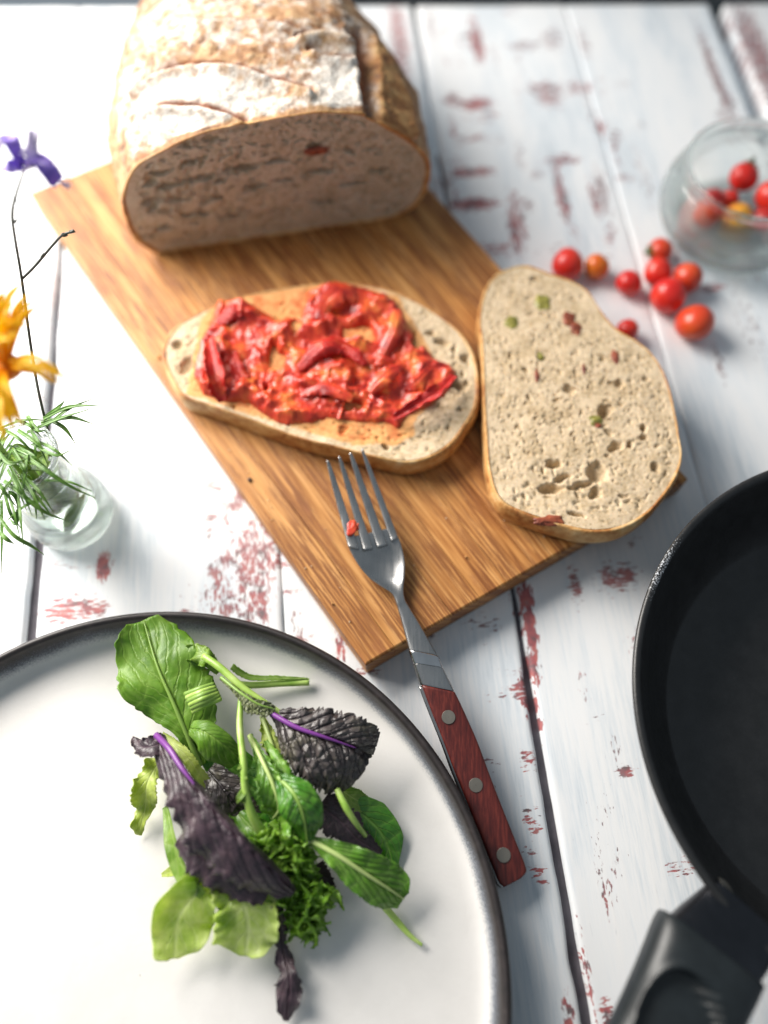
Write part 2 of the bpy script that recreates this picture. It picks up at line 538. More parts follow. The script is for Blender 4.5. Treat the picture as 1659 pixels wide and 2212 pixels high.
# places where the paint has worn through: x, y, rx, ry, strength, 1 = along the grain / 0 = across it, redness
WEAR = [(545, 1215, 55, 120, .72, 1, .85), (500, 1290, 90, 50, .6, 1, .8), (560, 1290, 30, 60, .8, 1, 1), (150, 1318, 75, 34, .80, 0, .9), (130, 1225, 60, 30, .45, 0, .5),
        (222, 1225, 17, 34, 1.15, 1, 1), (212, 1316, 24, 20, .95, 0, 1), (1137, 1295, 17, 48, 1.1, 1, 1), (1146, 1360, 15, 60, 1.15, 1, 1),
        (1152, 1440, 16, 48, .9, 1, 1), (1122, 1490, 28, 20, .85, 0, .9), (1160, 1545, 10, 60, .9, 1, .9), (1243, 1262, 16, 50, .80, 0, .6),
        (1335, 1245, 55, 34, .78, 0, .6), (1140, 1640, 22, 30, .7, 0, .9), (1150, 1770, 22, 40, .66, 0, .9), (1352, 1664, 32, 12, .95, 0, .9),
        (1165, 1890, 20, 26, .7, 0, 1), (1228, 2190, 16, 46, .8, 1, .9), (1310, 2185, 16, 30, .9, 0, 1), (1268, 2100, 10, 110, .65, 1, .9),
        (735, 1395, 14, 40, .85, 1, 1), (1050, 1350, 60, 30, .5, 0, .3), (1290, 1556, 30, 18, .45, 0, .2), (1380, 1420, 20, 60, .55, 1, .7),
        (1022, 440, 62, 15, 1.0, 0, .9), (1018, 372, 66, 11, .9, 0, .8), (1018, 300, 50, 12, .65, 0, .6), (1026, 224, 48, 15, .85, 0, .8), (1030, 92, 15, 44, .9, 1, .7),
        (1112, 500, 14, 62, .9, 1, .7), (1110, 430, 14, 30, .7, 1, .5), (1190, 88, 32, 22, .6, 0, .4), (1186, 205, 40, 30, .7, 0, .6), (1215, 345, 46, 12, .8, 0, .6),
        (1205, 380, 12, 50, .7, 1, .5), (1215, 430, 16, 60, .85, 1, .7), (1285, 432, 14, 46, .75, 1, .6), (1220, 535, 60, 13, .5, 0, .2), (1330, 300, 24, 22, .6, 0, .1),
        (1262, 92, 14, 40, .6, 1, .3), (1300, 200, 18, 50, .4, 1, .2), (1390, 380, 14, 90, .5, 1, .2), (1545, 160, 13, 110, .85, 1, .25), (1640, 120, 40, 120, .8, 1, .45),
        (1600, 560, 60, 60, .3, 1, .1), (1560, 250, 20, 30, .5, 0, .2), (862, 80, 26, 120, .7, 0, .8), (878, 240, 20, 60, .5, 0, .7), (905, 400, 14, 40, .6, 0, .7), (1055, 540, 30, 24, .6, 0, .8),
        (215, 230, 40, 170, .55, 0, .6), (20, 100, 40, 20, .5, 0, .6), (120, 640, 24, 110, .5, 0, .8), (165, 830, 40, 60, .45, 0, .7), (1390, 1010, 60, 60, .2, 1, .1),
        (110, 960, 30, 80, .5, 0, .6), (1290, 1850, 14, 60, .45, 1, .2), (1300, 1740, 40, 60, .3, 1, .1), (1335, 690, 40, 20, .2, 0, .2), (1620, 700, 30, 90, .45, 1, .1)]
_rg = random.Random(21)
for _k in range(250):
    _x, _y = _rg.uniform(0, 1659), _rg.uniform(0, 2212)
    if _k > 205: _x, _y = _rg.uniform(900, 1400), _rg.uniform(40, 560)
    elif _k > 145: _x, _y = _rg.uniform(440, 640), _rg.uniform(1040, 1350)
    _h = _rg.random() < .55
    _s = _rg.uniform(14, 60); _t = _rg.uniform(8, 18)
    WEAR.append((_x, _y, _s if _h else _t, _t if _h else _s, _rg.uniform(.35, .85) - (.10 if _x > 900 and _y < 560 else 0), 0 if _h else 1, _rg.uniform(.1, .9)))
table = thing('plank_table', (0, 0.2, 0), 'white tabletop of distressed painted planks with worn red flecks under everything', 'table')
wear_c = [(P(x, y), rx * mpp(P(x, y)), ry * mpp(P(x, y)) / (abs(ray(x, y)[2]) / np.linalg.norm(ray(x, y))), s, d, r) for x, y, rx, ry, s, d, r in WEAR]
for i in range(len(LINES) - 1):
    nb, na = 230, 46
    t = np.linspace(0, 1, nb)[:, None]; q = np.linspace(0, 1, na)[None, :]
    q = q * q * (3 - 2 * q) * .5 + q * .5
    bmin = -0.30
    b = bmin + (0.46 - bmin) * t
    lo = LINES[i] + gapw(i, b) / 2; hi = LINES[i + 1] - gapw(i + 1, b) / 2
    for k, (e, sgn) in enumerate(((lo, 1), (hi, -1))):
        nz = fbm(np.stack([b * 60, 0 * b + i * 5.1 + k * 9.7, 0 * b], -1), 3, 3)
        e += sgn * (nz - .5) * 0.0016
    a = lo + (hi - lo) * q
    bend = far_b(a); b2 = bmin + (bend - bmin) * t
    z = -0.0004 * vnoise(np.stack([a * 40, b2 * 12, 0 * a + i], -1), 5)
    ed = np.minimum((a - lo), (hi - a)); z = z - np.exp(-ed / .0006) * .0008
    V = a[..., None] * ACR + b2[..., None] * DIR; V[..., 2] = z
    wear = np.zeros(a.shape); wd = np.zeros(a.shape) + 1e-6; ws = np.zeros(a.shape) + 2e-6; rd = np.zeros(a.shape)
    for c, rx, ry, s, d, r in wear_c:
        ca, cb = c @ ACR, c @ DIR
        g = s * np.exp(-(((a - ca) / rx) ** 2 + ((b2 - cb) / ry) ** 2) ** 1.3 * .8)
        wear = np.maximum(wear, g); wd += g * d; ws += g; rd += g * r
    # skirt round the edge
    V = np.concatenate([V[:, :1] * 1, V, V[:, -1:] * 1], 1); V[:, 0, 2] = -.012; V[:, -1, 2] = -.012
    pad = lambda m_: np.concatenate([m_[:, :1], m_, m_[:, -1:]], 1).ravel()
    o = mk('plank', V.reshape(-1, 3), gridfaces(nb, na + 2), MT_TABLE, table,
           attrs={'wear': pad(wear), 'wear_dir': pad(np.round(wd / ws)), 'redness': pad(np.clip(rd / ws, 0, 1))})
def box_vf(lo, hi):
    x0, y0, z0 = lo; x1, y1, z1 = hi
    return ([(x0, y0, z0), (x1, y0, z0), (x1, y1, z0), (x0, y1, z0), (x0, y0, z1), (x1, y0, z1), (x1, y1, z1), (x0, y1, z1)],
            [(3, 2, 1, 0), (4, 5, 6, 7), (0, 1, 5, 4), (1, 2, 6, 5), (2, 3, 7, 6), (3, 0, 4, 7)])
v, f = box_vf((-.75, -.34, -.03), (.75, .40, -.005))
mk('backing_board', v, f, MT_GAP, table, smooth=False)

_l = Mat('dark_grey_paint', .6); _l.color(_l.ramp(_l.noise(30, 4), [(.3, (.035, .045, .05)), (.7, (.075, .09, .095))]))
e0, e1 = P(640, 12, 0.0), P(2200, 8, 0.0)
ax = unit(e1 - e0); nrm = np.array([-ax[1], ax[0], 0])
V = []
for (d, z) in ((.004, -.03), (.004, .004), (.006, .006), (.16, .006), (.16, -.03)):
    V.append(e0 + nrm * d + np.array([0, 0, z])); V.append(e1 + nrm * d + np.array([0, 0, z]))
ledge = mk('dark_ledge', V, [(0, 1, 3, 2), (2, 3, 5, 4), (4, 5, 7, 6), (6, 7, 9, 8), (8, 6, 4, 2, 0), (1, 3, 5, 7, 9)], _l.m, None, smooth=False)
tag(ledge, kind='structure')

# ------------------------------------------------------------------ bamboo board
ZB = 0.017
TL, BL, BR, RE = P(62, 415, ZB), P(790, 1437, ZB), P(1487, 1034, ZB), P(931, 409, ZB)
def isect(p, d, q, e):
    m_ = np.array([[d[0], -e[0]], [d[1], -e[1]]]); s = np.linalg.solve(m_, (q - p)[:2]); return p + d * s[0]
TR = isect(TL, BR - BL, BR, RE - BR)
board = thing('cutting_board', (BL + BR + TL + TR) / 4 * (1, 1, 0), 'bamboo cutting board with the bread and fork on it', 'cutting board')
NST = 12
def bil(s, t): return (BL * (1 - s) + BR * s) * (1 - t) + (TL * (1 - s) + TR * s) * t
for k in range(NST):
    s0, s1 = k / NST, (k + 1) / NST
    g = .00009 / .18
    s0 += g if k else 0; s1 -= g if k < NST - 1 else 0
    prof = []
    bv = .0011
    L0, L1 = (bv if k == 0 else .00022), (bv if k == NST - 1 else .00022)
    wS = .18
    prof = [(s0, .0006), (s0, ZB - L0), (s0 + L0 * .3 / wS, ZB - L0 * .3), (s0 + L0 / wS, ZB)] + \
           [(s1 - L1 / wS, ZB), (s1 - L1 * .3 / wS, ZB - L1 * .3), (s1, ZB - L1), (s1, .0006)]
    ts = [0, .0018, .0035] + list(np.linspace(.02, .98, 14)) + [.9965, .9982, 1.0]
    V, UVs = [], []
    for ti, t in enumerate(ts):
        dz = {0: .0010, 1: .0003, len(ts) - 1: .0010, len(ts) - 2: .0003}.get(ti, 0)
        for (s, z) in prof:
            p = bil(s, t).copy(); p[2] = min(z, ZB - dz) if z > .002 else z; V.append(p)
            UVs.append((s * .18 + z * .6, t * .335))
    F = gridfaces(len(ts), len(prof), False, True)
    F.append(list(range(len(prof)))); F.append([len(prof) * (len(ts) - 1) + i for i in range(len(prof) - 1, -1, -1)])
    mk('bamboo_strip', V, F, MT_BAMBOO, board, smooth=False, uv=UVs)

# ------------------------------------------------------------------ loaf
FA, FB = P(335, 548, ZB), P(890, 464, ZB)
LX = unit(FB - FA); LY = np.array([-LX[1], LX[0], 0]); FO = (FA + FB) / 2
def face_pt(x, y):
    d = ray(x, y); t = ((FO - CAMP) @ LY) / (d @ LY); p = CAMP + d * t
    return np.array([(p - FO) @ LX, p[2]])
face_px = [(267, 461), (262, 422), (277, 377), (301, 350), (350, 323), (409, 294), (473, 274), (546, 260), (620, 248), (693, 240), (787, 246),
           (838, 274), (890, 306), (924, 343), (928, 382), (908, 431), (865, 464), (742, 501), (644, 521), (546, 540), (458, 555), (390, 560), (336, 545), (291, 515)]
outl = cspline([face_pt(*p) for p in face_px], 420)
outl[:, 1] = np.maximum(outl[:, 1], ZB + .0004)
cen = np.array([outl[:, 0].mean(), .058])
loaf = thing('bread_loaf', (FO[0], FO[1], ZB), 'floured crusty half loaf with its cut face towards the viewer', 'bread loaf')
NL = 250
LEN = 0.205
tt = np.linspace(0, 1, NL); vv = LEN * (tt ** 1.15)
wf = np.clip(1 - (vv / LEN) ** 2.6, 0, 1) ** .5 * (1 + .035 * np.sin(np.clip(vv / .09, 0, 1) * np.pi))
hf = np.clip(1 - (vv / LEN) ** 3.0, 0, 1) ** .5 * (1 + .05 * np.sin(np.clip(vv / .12, 0, 1) * np.pi))
base = np.zeros((NL, len(outl), 3))
ss = cen[0] + (outl[None, :, 0] - cen[0]) * wf[:, None]
zz = ZB + (outl[None, :, 1] - ZB) * np.maximum(hf[:, None], .02)
base[...] = FO * (1, 1, 0) + ss[..., None] * LX + vv[:, None, None] * LY
base[..., 2] = zz
ctr = FO * (1, 1, 0) + cen[0] * LX + vv[:, None, None] * LY + np.array([0, 0, .045])
nr = base - ctr; nr /= np.linalg.norm(nr, axis=-1, keepdims=True) + 1e-9
px, py = proj(base)
topm = np.clip((base[..., 2] - .045) / .03, 0, 1)
slashes = [[(318, 243), (345, 231), (400, 224), (460, 230), (510, 246), (545, 266)], [(292, 192), (330, 160), (400, 137), (470, 138), (540, 150), (610, 172), (668, 196)],
           [(420, 42), (520, 40), (600, 52), (690, 74), (752, 92)], [(640, 80), (690, 74), (740, 84)], [(668, 104), (710, 118), (752, 126)]]
disp = (fbm(base * 55, 3, 11) - .5) * .0065 + (fbm(base * 260, 3, 12) - .5) * .0022
slash = np.zeros(px.shape)
for k, pl in enumerate(slashes):
    pl = spline(np.array(pl, float), 24)
    d = dpoly(px, py, pl)
    # signed side: above the line lifts into an ear, the line itself is a crease
    yl = np.interp(px, pl[:, 0], pl[:, 1]); side = py - yl
    inx = np.clip((px - pl[0, 0] + 12) / 14, 0, 1) * np.clip((pl[-1, 0] + 12 - px) / 14, 0, 1)
    wdt = 6.5 if k < 2 else 5.0
    crease = np.exp(-(d / wdt) ** 2)
    lip = np.exp(-((side - 12) / 12) ** 2) * inx * (d < 40)
    back = np.exp(-((side + 14) / 14) ** 2) * inx * (d < 45)
    disp += topm * (-.0046 * crease + .0034 * lip - .0006 * back)
    slash = np.maximum(slash, np.clip(1.5 * np.exp(-((d) / (8.0 if k < 2 else 5.5)) ** 2) * (side < 6), 0, 1) * topm * (1.0 if k < 2 else .75))
# long split on the right with a golden flap beyond it
split = spline(np.array([(752, 60), (768, 110), (776, 160), (780, 205), (790, 244), (800, 262)], float), 24)
ds = dpoly(px, py, split)
rgt = px - np.interp(py, split[:, 1], split[:, 0])
wd_ = np.interp(py, [50, 140, 250], [20, 24, 15])
band = np.clip(rgt / 4, 0, 1) * np.clip((wd_ * 1.5 - rgt) / 6, 0, 1) * np.clip((py - 55) / 20, 0, 1) * topm
flap_poly = [(796, 70), (830, 110), (858, 160), (884, 230), (897, 300), (880, 308), (835, 290), (815, 262), (806, 200), (800, 140)]
fin = inpoly(px, py, flap_poly)
fd = dpoly(px, py, flap_poly, True); fin = np.where(fin, 1, 0) * np.clip(fd / 6, 0, 1) * np.clip((base[..., 2] - .05) / .01, 0, 1)
disp += band * -.0055 + fin * .0030 + np.clip(-rgt / 10, 0, 1) * np.exp(-(rgt / 20) ** 2) * .003 * topm * (py > 50)
fade_front = np.clip(vv / .004, 0, 1)[:, None]
bottom = np.clip((base[..., 2] - ZB) / .012, 0, 1)
crV = base + nr * (disp * bottom * (.35 + .65 * fade_front))[..., None]
crV[..., 2] = np.maximum(crV[..., 2], ZB + .0003)
flour = np.clip((crV[..., 2] - .058) / .022, 0, 1) * .50 + .05
flour += .35 * np.exp(-(((px - 460) / 130) ** 2 + ((py - 200) / 45) ** 2)) + .45 * np.exp(-(((px - 735) / 45) ** 2 + ((py - 190) / 60) ** 2)) + .25 * np.exp(-(((px - 400) / 120) ** 2 + ((py - 262) / 25) ** 2))
flour -= .32 * np.exp(-(((px - 480) / 170) ** 2 + ((py - 120) / 22) ** 2)) + .35 * np.exp(-(((px - 640) / 30) ** 2 + ((py - 190) / 20) ** 2)) + .3 * np.exp(-(((px - 640) / 120) ** 2 + ((py - 30) / 24) ** 2))
flour -= .55 * np.clip((px - 800) / 40, 0, 1)
flour -= .75 * np.exp(-(vv / .0022) ** 2)[:, None]
dk = np.exp(-(((px - 312) / 22) ** 2 + ((py - 338) / 9) ** 2)) * np.clip(1 - vv / .02, 0, 1)[:, None]
slash = np.clip(np.maximum(slash, np.maximum(band, dk)), 0, 1)
mk('crust', crV.reshape(-1, 3), gridfaces(NL, len(outl), False, True), MT_CRUST, loaf,
   attrs={'flour': flour, 'slash': slash, 'gold': np.clip(fin, 0, 1)})

def crumb_disc(out2, center, nr_, holes, seed, rmax=1.0, dome=0.0):
    """rings from the outline to the middle; returns (s,t) positions, depth and hole mask"""
    n = len(out2); r = np.linspace(rmax, 0.004, nr_)[:, None, None]
    xy = center + (out2[None] - center) * r
    d = np.zeros(xy.shape[:2]); hm = np.zeros(xy.shape[:2])
    w3 = np.concatenate([xy, np.full(xy.shape[:2] + (1,), seed * 1.3)], -1)
    wx = (fbm(w3 * 330, 2, seed + 21) - .5) * .0034; wy = (fbm(w3 * 330, 2, seed + 22) - .5) * .0034
    for (cx, cy, rx, ry, an, dp) in holes:
        dx, dy = xy[..., 0] - cx + wx, xy[..., 1] - cy + wy
        c, s = math.cos(an), math.sin(an)
        q = ((dx * c + dy * s) / rx) ** 2 + ((-dx * s + dy * c) / ry) ** 2
        k = np.clip(1 - q, 0, 1) ** .6
        d = np.maximum(d, k * dp); hm = np.maximum(hm, np.clip(1.15 - q, 0, 1))
    p3 = np.concatenate([xy, np.full(xy.shape[:2] + (1,), seed * 3.7)], -1)
    d += np.abs(fbm(p3 * 700, 2, seed) - .5) * .0007 + (fbm(p3 * 120, 2, seed + 5) - .5) * .0010
    return xy, d, hm

def rand_holes(out2, center, n, rmin, rmax, seed, ang=None, el=(1.0, 2.2), zone=None):
    rg = random.Random(seed); H_ = []
    lo, hi = out2.min(0), out2.max(0)
    while len(H_) < n:
        x, y = rg.uniform(lo[0], hi[0]), rg.uniform(lo[1], hi[1])
        if not inpoly(np.array([x]), np.array([y]), center + (out2[::6] - center) * .93)[0]: continue
        if zone and not zone(x, y) and rg.random() < .8: continue
        r = rmin + (rmax - rmin) * rg.random() ** 2.6
        e = rg.uniform(*el)
        H_.append((x, y, r * e ** .5, r / e ** .5, (rg.uniform(0, math.pi) if ang is None else ang + rg.gauss(0, .35)), r * rg.uniform(.9, 1.7)))
    return H_

# cut face of the loaf
holes = rand_holes(outl, cen, 1700, .0004, .0014, 3, 0.05, (1.2, 2.6)) + rand_holes(outl, cen, 46, .0013, .0034, 4, 0.0, (1.6, 3.4), lambda x, y: x < cen[0])
for (x, y, rx, ry, an) in ((430, 388, 46, 7, -.12), (345, 375, 30, 6, -.1), (360, 404, 26, 8, -.2), (465, 432, 22, 6, 0), (550, 405, 30, 7, 0), (615, 390, 26, 6, 0), (380, 432, 24, 9, .1), (520, 365, 44, 7, 0), (690, 372, 36, 7, .05), (760, 400, 30, 7, 0), (700, 440, 28, 6, .1), (330, 436, 30, 9, -.1), (600, 350, 26, 6, 0), (820, 370, 22, 7, .1), (500, 470, 30, 6, 0), (420, 350, 34, 6, -.2)):
    c = face_pt(x, y); holes.append((c[0], c[1], rx * .00025, ry * .00030, -an, .0045))
xy, d, hm = crumb_disc(outl, cen, 120, holes, 5, .972)
FV = FO * (1, 1, 0) + xy[..., :1] * LX + (d * 1.0 + .0003)[..., None] * LY; FV[..., 2] = xy[..., 1]
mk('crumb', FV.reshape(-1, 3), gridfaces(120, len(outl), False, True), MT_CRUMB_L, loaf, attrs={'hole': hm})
# crust rim that frames the cut face
rim = []
for r, dy in ((1.0, .0), (1.0, -.0006), (.988, -.0008), (.976, -.0003), (.968, .0012)):
    q = cen + (outl - cen) * r
    rp = FO * (1, 1, 0) + q[:, :1] * LX + dy * LY; rp[:, 2] = q[:, 1]
    if r == 1.0: rp = rp + (crV[0] - base[0]) * 1.0
    rim.append(rp)
rim = np.array(rim)
mk('crust_rim', rim.reshape(-1, 3), gridfaces(5, len(outl), False, True), MT_SCRUST, loaf)

def lump(name, c, rx, ry, rz, mat, parent, seed, ax_=(1, 0, 0), ay_=(0, 1, 0), n=14, amp=.5):
    """small irregular lump"""
    th = np.linspace(0, np.pi, n)[:, None]; ph = np.linspace(0, 2 * np.pi, n * 2, endpoint=False)[None]
    u = np.stack([np.sin(th) * np.cos(ph), np.sin(th) * np.sin(ph), np.cos(th) + 0 * ph], -1)
    k = 1 + amp * (fbm(u * 1.6 + seed * 7.1, 2, seed) - .5) * 2
    ax_, ay_ = np.asarray(ax_, float), np.asarray(ay_, float); az_ = np.cross(ax_, ay_)
    V = np.asarray(c) + k[..., None] * (u[..., :1] * rx * ax_ + u[..., 1:2] * ry * ay_ + u[..., 2:] * rz * az_)
    return mk(name, V.reshape(-1, 3), gridfaces(n, n * 2, False, True), mat, parent)

MT_DRIED = Mat('dried_tomato', .5); MT_DRIED.color(MT_DRIED.ramp(MT_DRIED.noise(300, 4), [(.3, (.10, .02, .012)), (.6, (.30, .07, .03)), (.8, (.45, .16, .06))])); MT_DRIED = MT_DRIED.m
MT_OLIVE = Mat('green_olive', .4); MT_OLIVE.color(MT_OLIVE.ramp(MT_OLIVE.noise(300, 4), [(.3, (.12, .11, .02)), (.6, (.30, .27, .055)), (.8, (.42, .38, .10))])); MT_OLIVE = MT_OLIVE.m
for (x, y, w_, h_) in ((686, 326, 32, 11),):
    c = face_pt(x, y); q = FO * (1, 1, 0) + c[0] * LX + .0006 * LY; q[2] = c[1]
    lump('dried_tomato_bit', q, w_ * .00022, h_ * .00022, .0013, MT_DRIED, loaf, 3, LX, np.array([0, 0, 1.0]))

# ------------------------------------------------------------------ slices
def make_slice(name, label, px_out, z0, th, crumb_mat, seed, big, flare=.0, stain=None, n=440, nr_=118, tilt=None, holes_px=(), hole_n=420):
    zt = z0 + th
    pts = np.array([P(x, y, zt)[:2] for x, y in px_out])
    out = cspline(pts, n)
    out += (fbm(np.concatenate([out * 90, np.zeros((n, 1)) + seed], 1), 3, seed)[:, None] - .5) * .0016 * unit(out - out.mean(0))
    cn = (out.max(0) + out.min(0)) / 2
    t = thing(name, (cn[0], cn[1], z0), label, 'bread slice')
    tl = tilt if tilt is not None else (lambda a: 0 * a[..., 0])
    hl = rand_holes(out, cn, hole_n, .0004, .0012, seed, None, (1.0, 3.0)) + rand_holes(out, cn, 1300, .00035, .0009, seed + 1, None, (1.0, 2.8)) + rand_holes(out, cn, *big)
    for (x, y, rx, ry, an, dp) in holes_px:
        c = P(x, y, zt); k = mpp(c); hl.append((c[0], c[1], rx * k, ry * k * 1.05, -an, dp))
    xy, d, hm = crumb_disc(out, cn, nr_, hl, seed, .974)
    V = np.concatenate([xy, (zt - np.minimum(d, th * .7) + tl(xy))[..., None]], -1)
    at = {'hole': hm}
    if stain is not None:
        qx, qy = proj(V); at['stain'] = stain(qx, qy)
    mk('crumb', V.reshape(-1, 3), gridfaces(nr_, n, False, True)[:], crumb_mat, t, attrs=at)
    rows = []
    nz = fbm(np.concatenate([out * 150, np.zeros((n, 1))], 1), 3, seed + 9)
    for r, dz in ((.966, -.0016), (.976, -.0001), (.988, .0004), (.997, -.0004), (1.006, -.0022), (1.010 + flare, -th * .45), (1.004 + flare, -th * .8), (.992 + flare, -th + .0004), (.96, -th), (.5, -th + .0002), (.02, -th + .0003)):
        q = cn + (out - cn) * (r + (nz[:, None] - .5) * .012 * (1 if r > .98 else 0))
        rows.append(np.concatenate([q, (zt + dz + tl(q))[:, None]], 1))
    rows = np.array(rows)
    mk('crust', rows.reshape(-1, 3), gridfaces(len(rows), n, False, True), MT_SCRUST, t)
    return t, zt

s1_px = [(352, 748), (372, 712), (410, 684), (450, 664), (520, 640), (600, 624), (690, 612), (780, 612), (850, 628), (905, 652), (960, 685), (1003, 725), (1028, 775), (1036, 830), (1030, 880),
         (1005, 925), (975, 962), (930, 990), (880, 1000), (820, 990), (740, 970), (640, 945), (540, 908), (450, 876), (395, 856), (366, 815), (353, 780)]
pulp_px = [(447, 713), (474, 657), (516, 650), (560, 669), (599, 692), (648, 687), (664, 635), (722, 607), (770, 618), (834, 634), (869, 674), (893, 723), (937, 772), (986, 801), (977, 841), (928, 875),
           (883, 895), (859, 921), (810, 914), (722, 906), (648, 916), (599, 914), (540, 872), (491, 866), (437, 856), (418, 811), (432, 738)]
stain_px = [(430, 700), (480, 640), (720, 600), (860, 640), (930, 760), (960, 850), (900, 900), (893, 940), (860, 960), (760, 960), (640, 925), (540, 895), (450, 865), (405, 850), (415, 790)]
def stain_fn(x, y):
    d = dpoly(x, y, stain_px, True); return np.where(inpoly(x, y, stain_px), .5 + np.clip(d / 30, 0, .45), .5 - np.clip(d / 14, 0, 1))
slice1, Z1 = make_slice('bread_slice', 'bread slice topped with crushed red tomato lying on the cutting board', s1_px, ZB + .0004, .0135, MT_CRUMB_S, 21,
                        (26, .0016, .0034, 31, None, (1.0, 2.0), lambda x, y: x > .02), stain=stain_fn,
                        holes_px=[(985, 830, 28, 12, .3, .005), (1005, 775, 14, 9, .6, .004), (905, 765, 12, 8, .4, .004), (930, 720, 10, 8, .3, .003), (835, 965, 8, 7, 0, .004), (405, 790, 18, 26, .4, .003), (385, 745, 16, 12, 0, .003), (890, 720, 10, 8, .3, .003), (955, 740, 16, 8, .5, .004)])
s2_px = [(1040, 740), (1034, 690), (1042, 640), (1062, 600), (1100, 577), (1140, 572), (1190, 590), (1240, 608), (1272, 630), (1300, 672), (1335, 712), (1375, 735), (1410, 765), (1438, 810), (1455, 870),
         (1468, 940), (1474, 990), (1462, 1030), (1436, 1072), (1400, 1112), (1345, 1143), (1280, 1152), (1210, 1138), (1130, 1112), (1080, 1084), (1058, 1030), (1050, 960), (1044, 850)]
slice2, Z2 = make_slice('bread_slice', 'plain bread slice with olive and tomato bits hanging over the right board edge', s2_px, ZB + .0004, .0145, MT_CRUMB, 57,
                        (22, .0012, .0024, 61, None, (1.2, 2.6), lambda x, y: y < .12), hole_n=360,
                        holes_px=[(1289, 1021, 24, 26, .1, .006), (1195, 1003, 20, 12, .3, .006), (1305, 888, 13, 20, .5, .006), (1390, 925, 9, 9, 0, .004), (1390, 945, 10, 8, 0, .004), (1360, 960, 9, 12, .3, .004), (1330, 965, 16, 12, -.5, .004),
                                  (1190, 1055, 30, 10, -.15, .005), (1255, 1048, 34, 9, -.3, .004), (1290, 1065, 16, 12, -.6, .004), (1215, 1030, 26, 8, -.3, .004), (1415, 1010, 12, 12, 0, .004), (1245, 1112, 18, 6, .1, .004), (1230, 840, 16, 14, 0, .003), (1335, 830, 14, 10, .6, .003)])
for k, (x, y, rx, ry, mt, nm) in enumerate([(1173, 655, 17, 22, MT_OLIVE, 'olive_bit'), (1106, 699, 16, 17, MT_OLIVE, 'olive_bit'), (1168, 770, 6, 11, MT_OLIVE, 'olive_bit'), (1286, 908, 17, 14, MT_OLIVE, 'olive_bit'),
                                            (1228, 688, 17, 20, MT_DRIED, 'dried_tomato_bit'), (1243, 710, 12, 16, MT_DRIED, 'dried_tomato_bit'), (1330, 772, 9, 17, MT_DRIED, 'dried_tomato_bit'), (1159, 812, 5, 16, MT_DRIED, 'dried_tomato_bit'),
                                            (1260, 800, 6, 14, MT_DRIED, 'dried_tomato_bit'), (1290, 920, 9, 7, MT_DRIED, 'dried_tomato_bit'), (1187, 1124, 33, 12, MT_DRIED, 'dried_tomato_bit'), (1165, 514 + 615, 12, 5, MT_DRIED, 'dried_tomato_bit')]):
    c = P(x, y, Z2 - .0004); kk = mpp(c)
    lump(nm, c, rx * kk, ry * kk, .0011, mt, slice2, k + 30)

# crushed tomato on the first slice
NXG, NYG = 250, 140
gx, gy = np.meshgrid(np.linspace(405, 995, NXG), np.linspace(596, 930, NYG), indexing='ij')
G = np.array([P(x, y, Z1) for x, y in zip(gx.ravel(), gy.ravel())]).reshape(NXG, NYG, 3)
wob = 14 * (fbm(np.stack([gx / 26, gy / 26, 0 * gx], -1), 3, 40) - .5)
dd = dpoly(gx, gy, pulp_px, True) * np.where(inpoly(gx, gy, pulp_px), 1, -1) + wob
wob2 = 46 * (fbm(np.stack([gx / 22, gy / 22, 0 * gx + 9], -1), 3, 47) - .5)
for (hx, hy, hr, sx, sy) in ((594, 782, 24, .9, 1.1), (782, 722, 22, 1.5, .8), (640, 702, 9, 1, 1), (572, 842, 8, 1, 1), (905, 735, 10, 1, 1), (770, 880, 6, 1.5, 1)):
    dd = np.minimum(dd, np.hypot((gx - hx) / sx, (gy - hy) / sy) - hr + wob2)
hgt = np.clip(dd / 16, 0, 1) ** .6 * (.0012 + .0105 * fbm(np.stack([gx / 42 + .8 * fbm(np.stack([gx / 25, gy / 25, 0 * gx + 3], -1), 2, 44), gy / 30, 0 * gx], -1), 3, 41) ** 1.9 + .0020 * np.abs(fbm(np.stack([gx / 15, gy / 12, 0 * gx], -1), 3, 42) - .5))
G[..., 2] += np.where(dd > 0, hgt, -.0015)
keep = dd > -3
fc = np.array(gridfaces(NXG, NYG)); kf = keep.ravel()[fc].all(1)
tom = thing('crushed_tomato', (*P(700, 770, Z1)[:2], Z1), 'crushed red tomato spread over the slice on the board', 'crushed tomato')
fc = fc[kf]; used = np.unique(fc); rem = np.zeros(NXG * NYG, int); rem[used] = np.arange(len(used))
mk('pulp', G.reshape(-1, 3)[used], rem[fc], MT_PULP, tom)

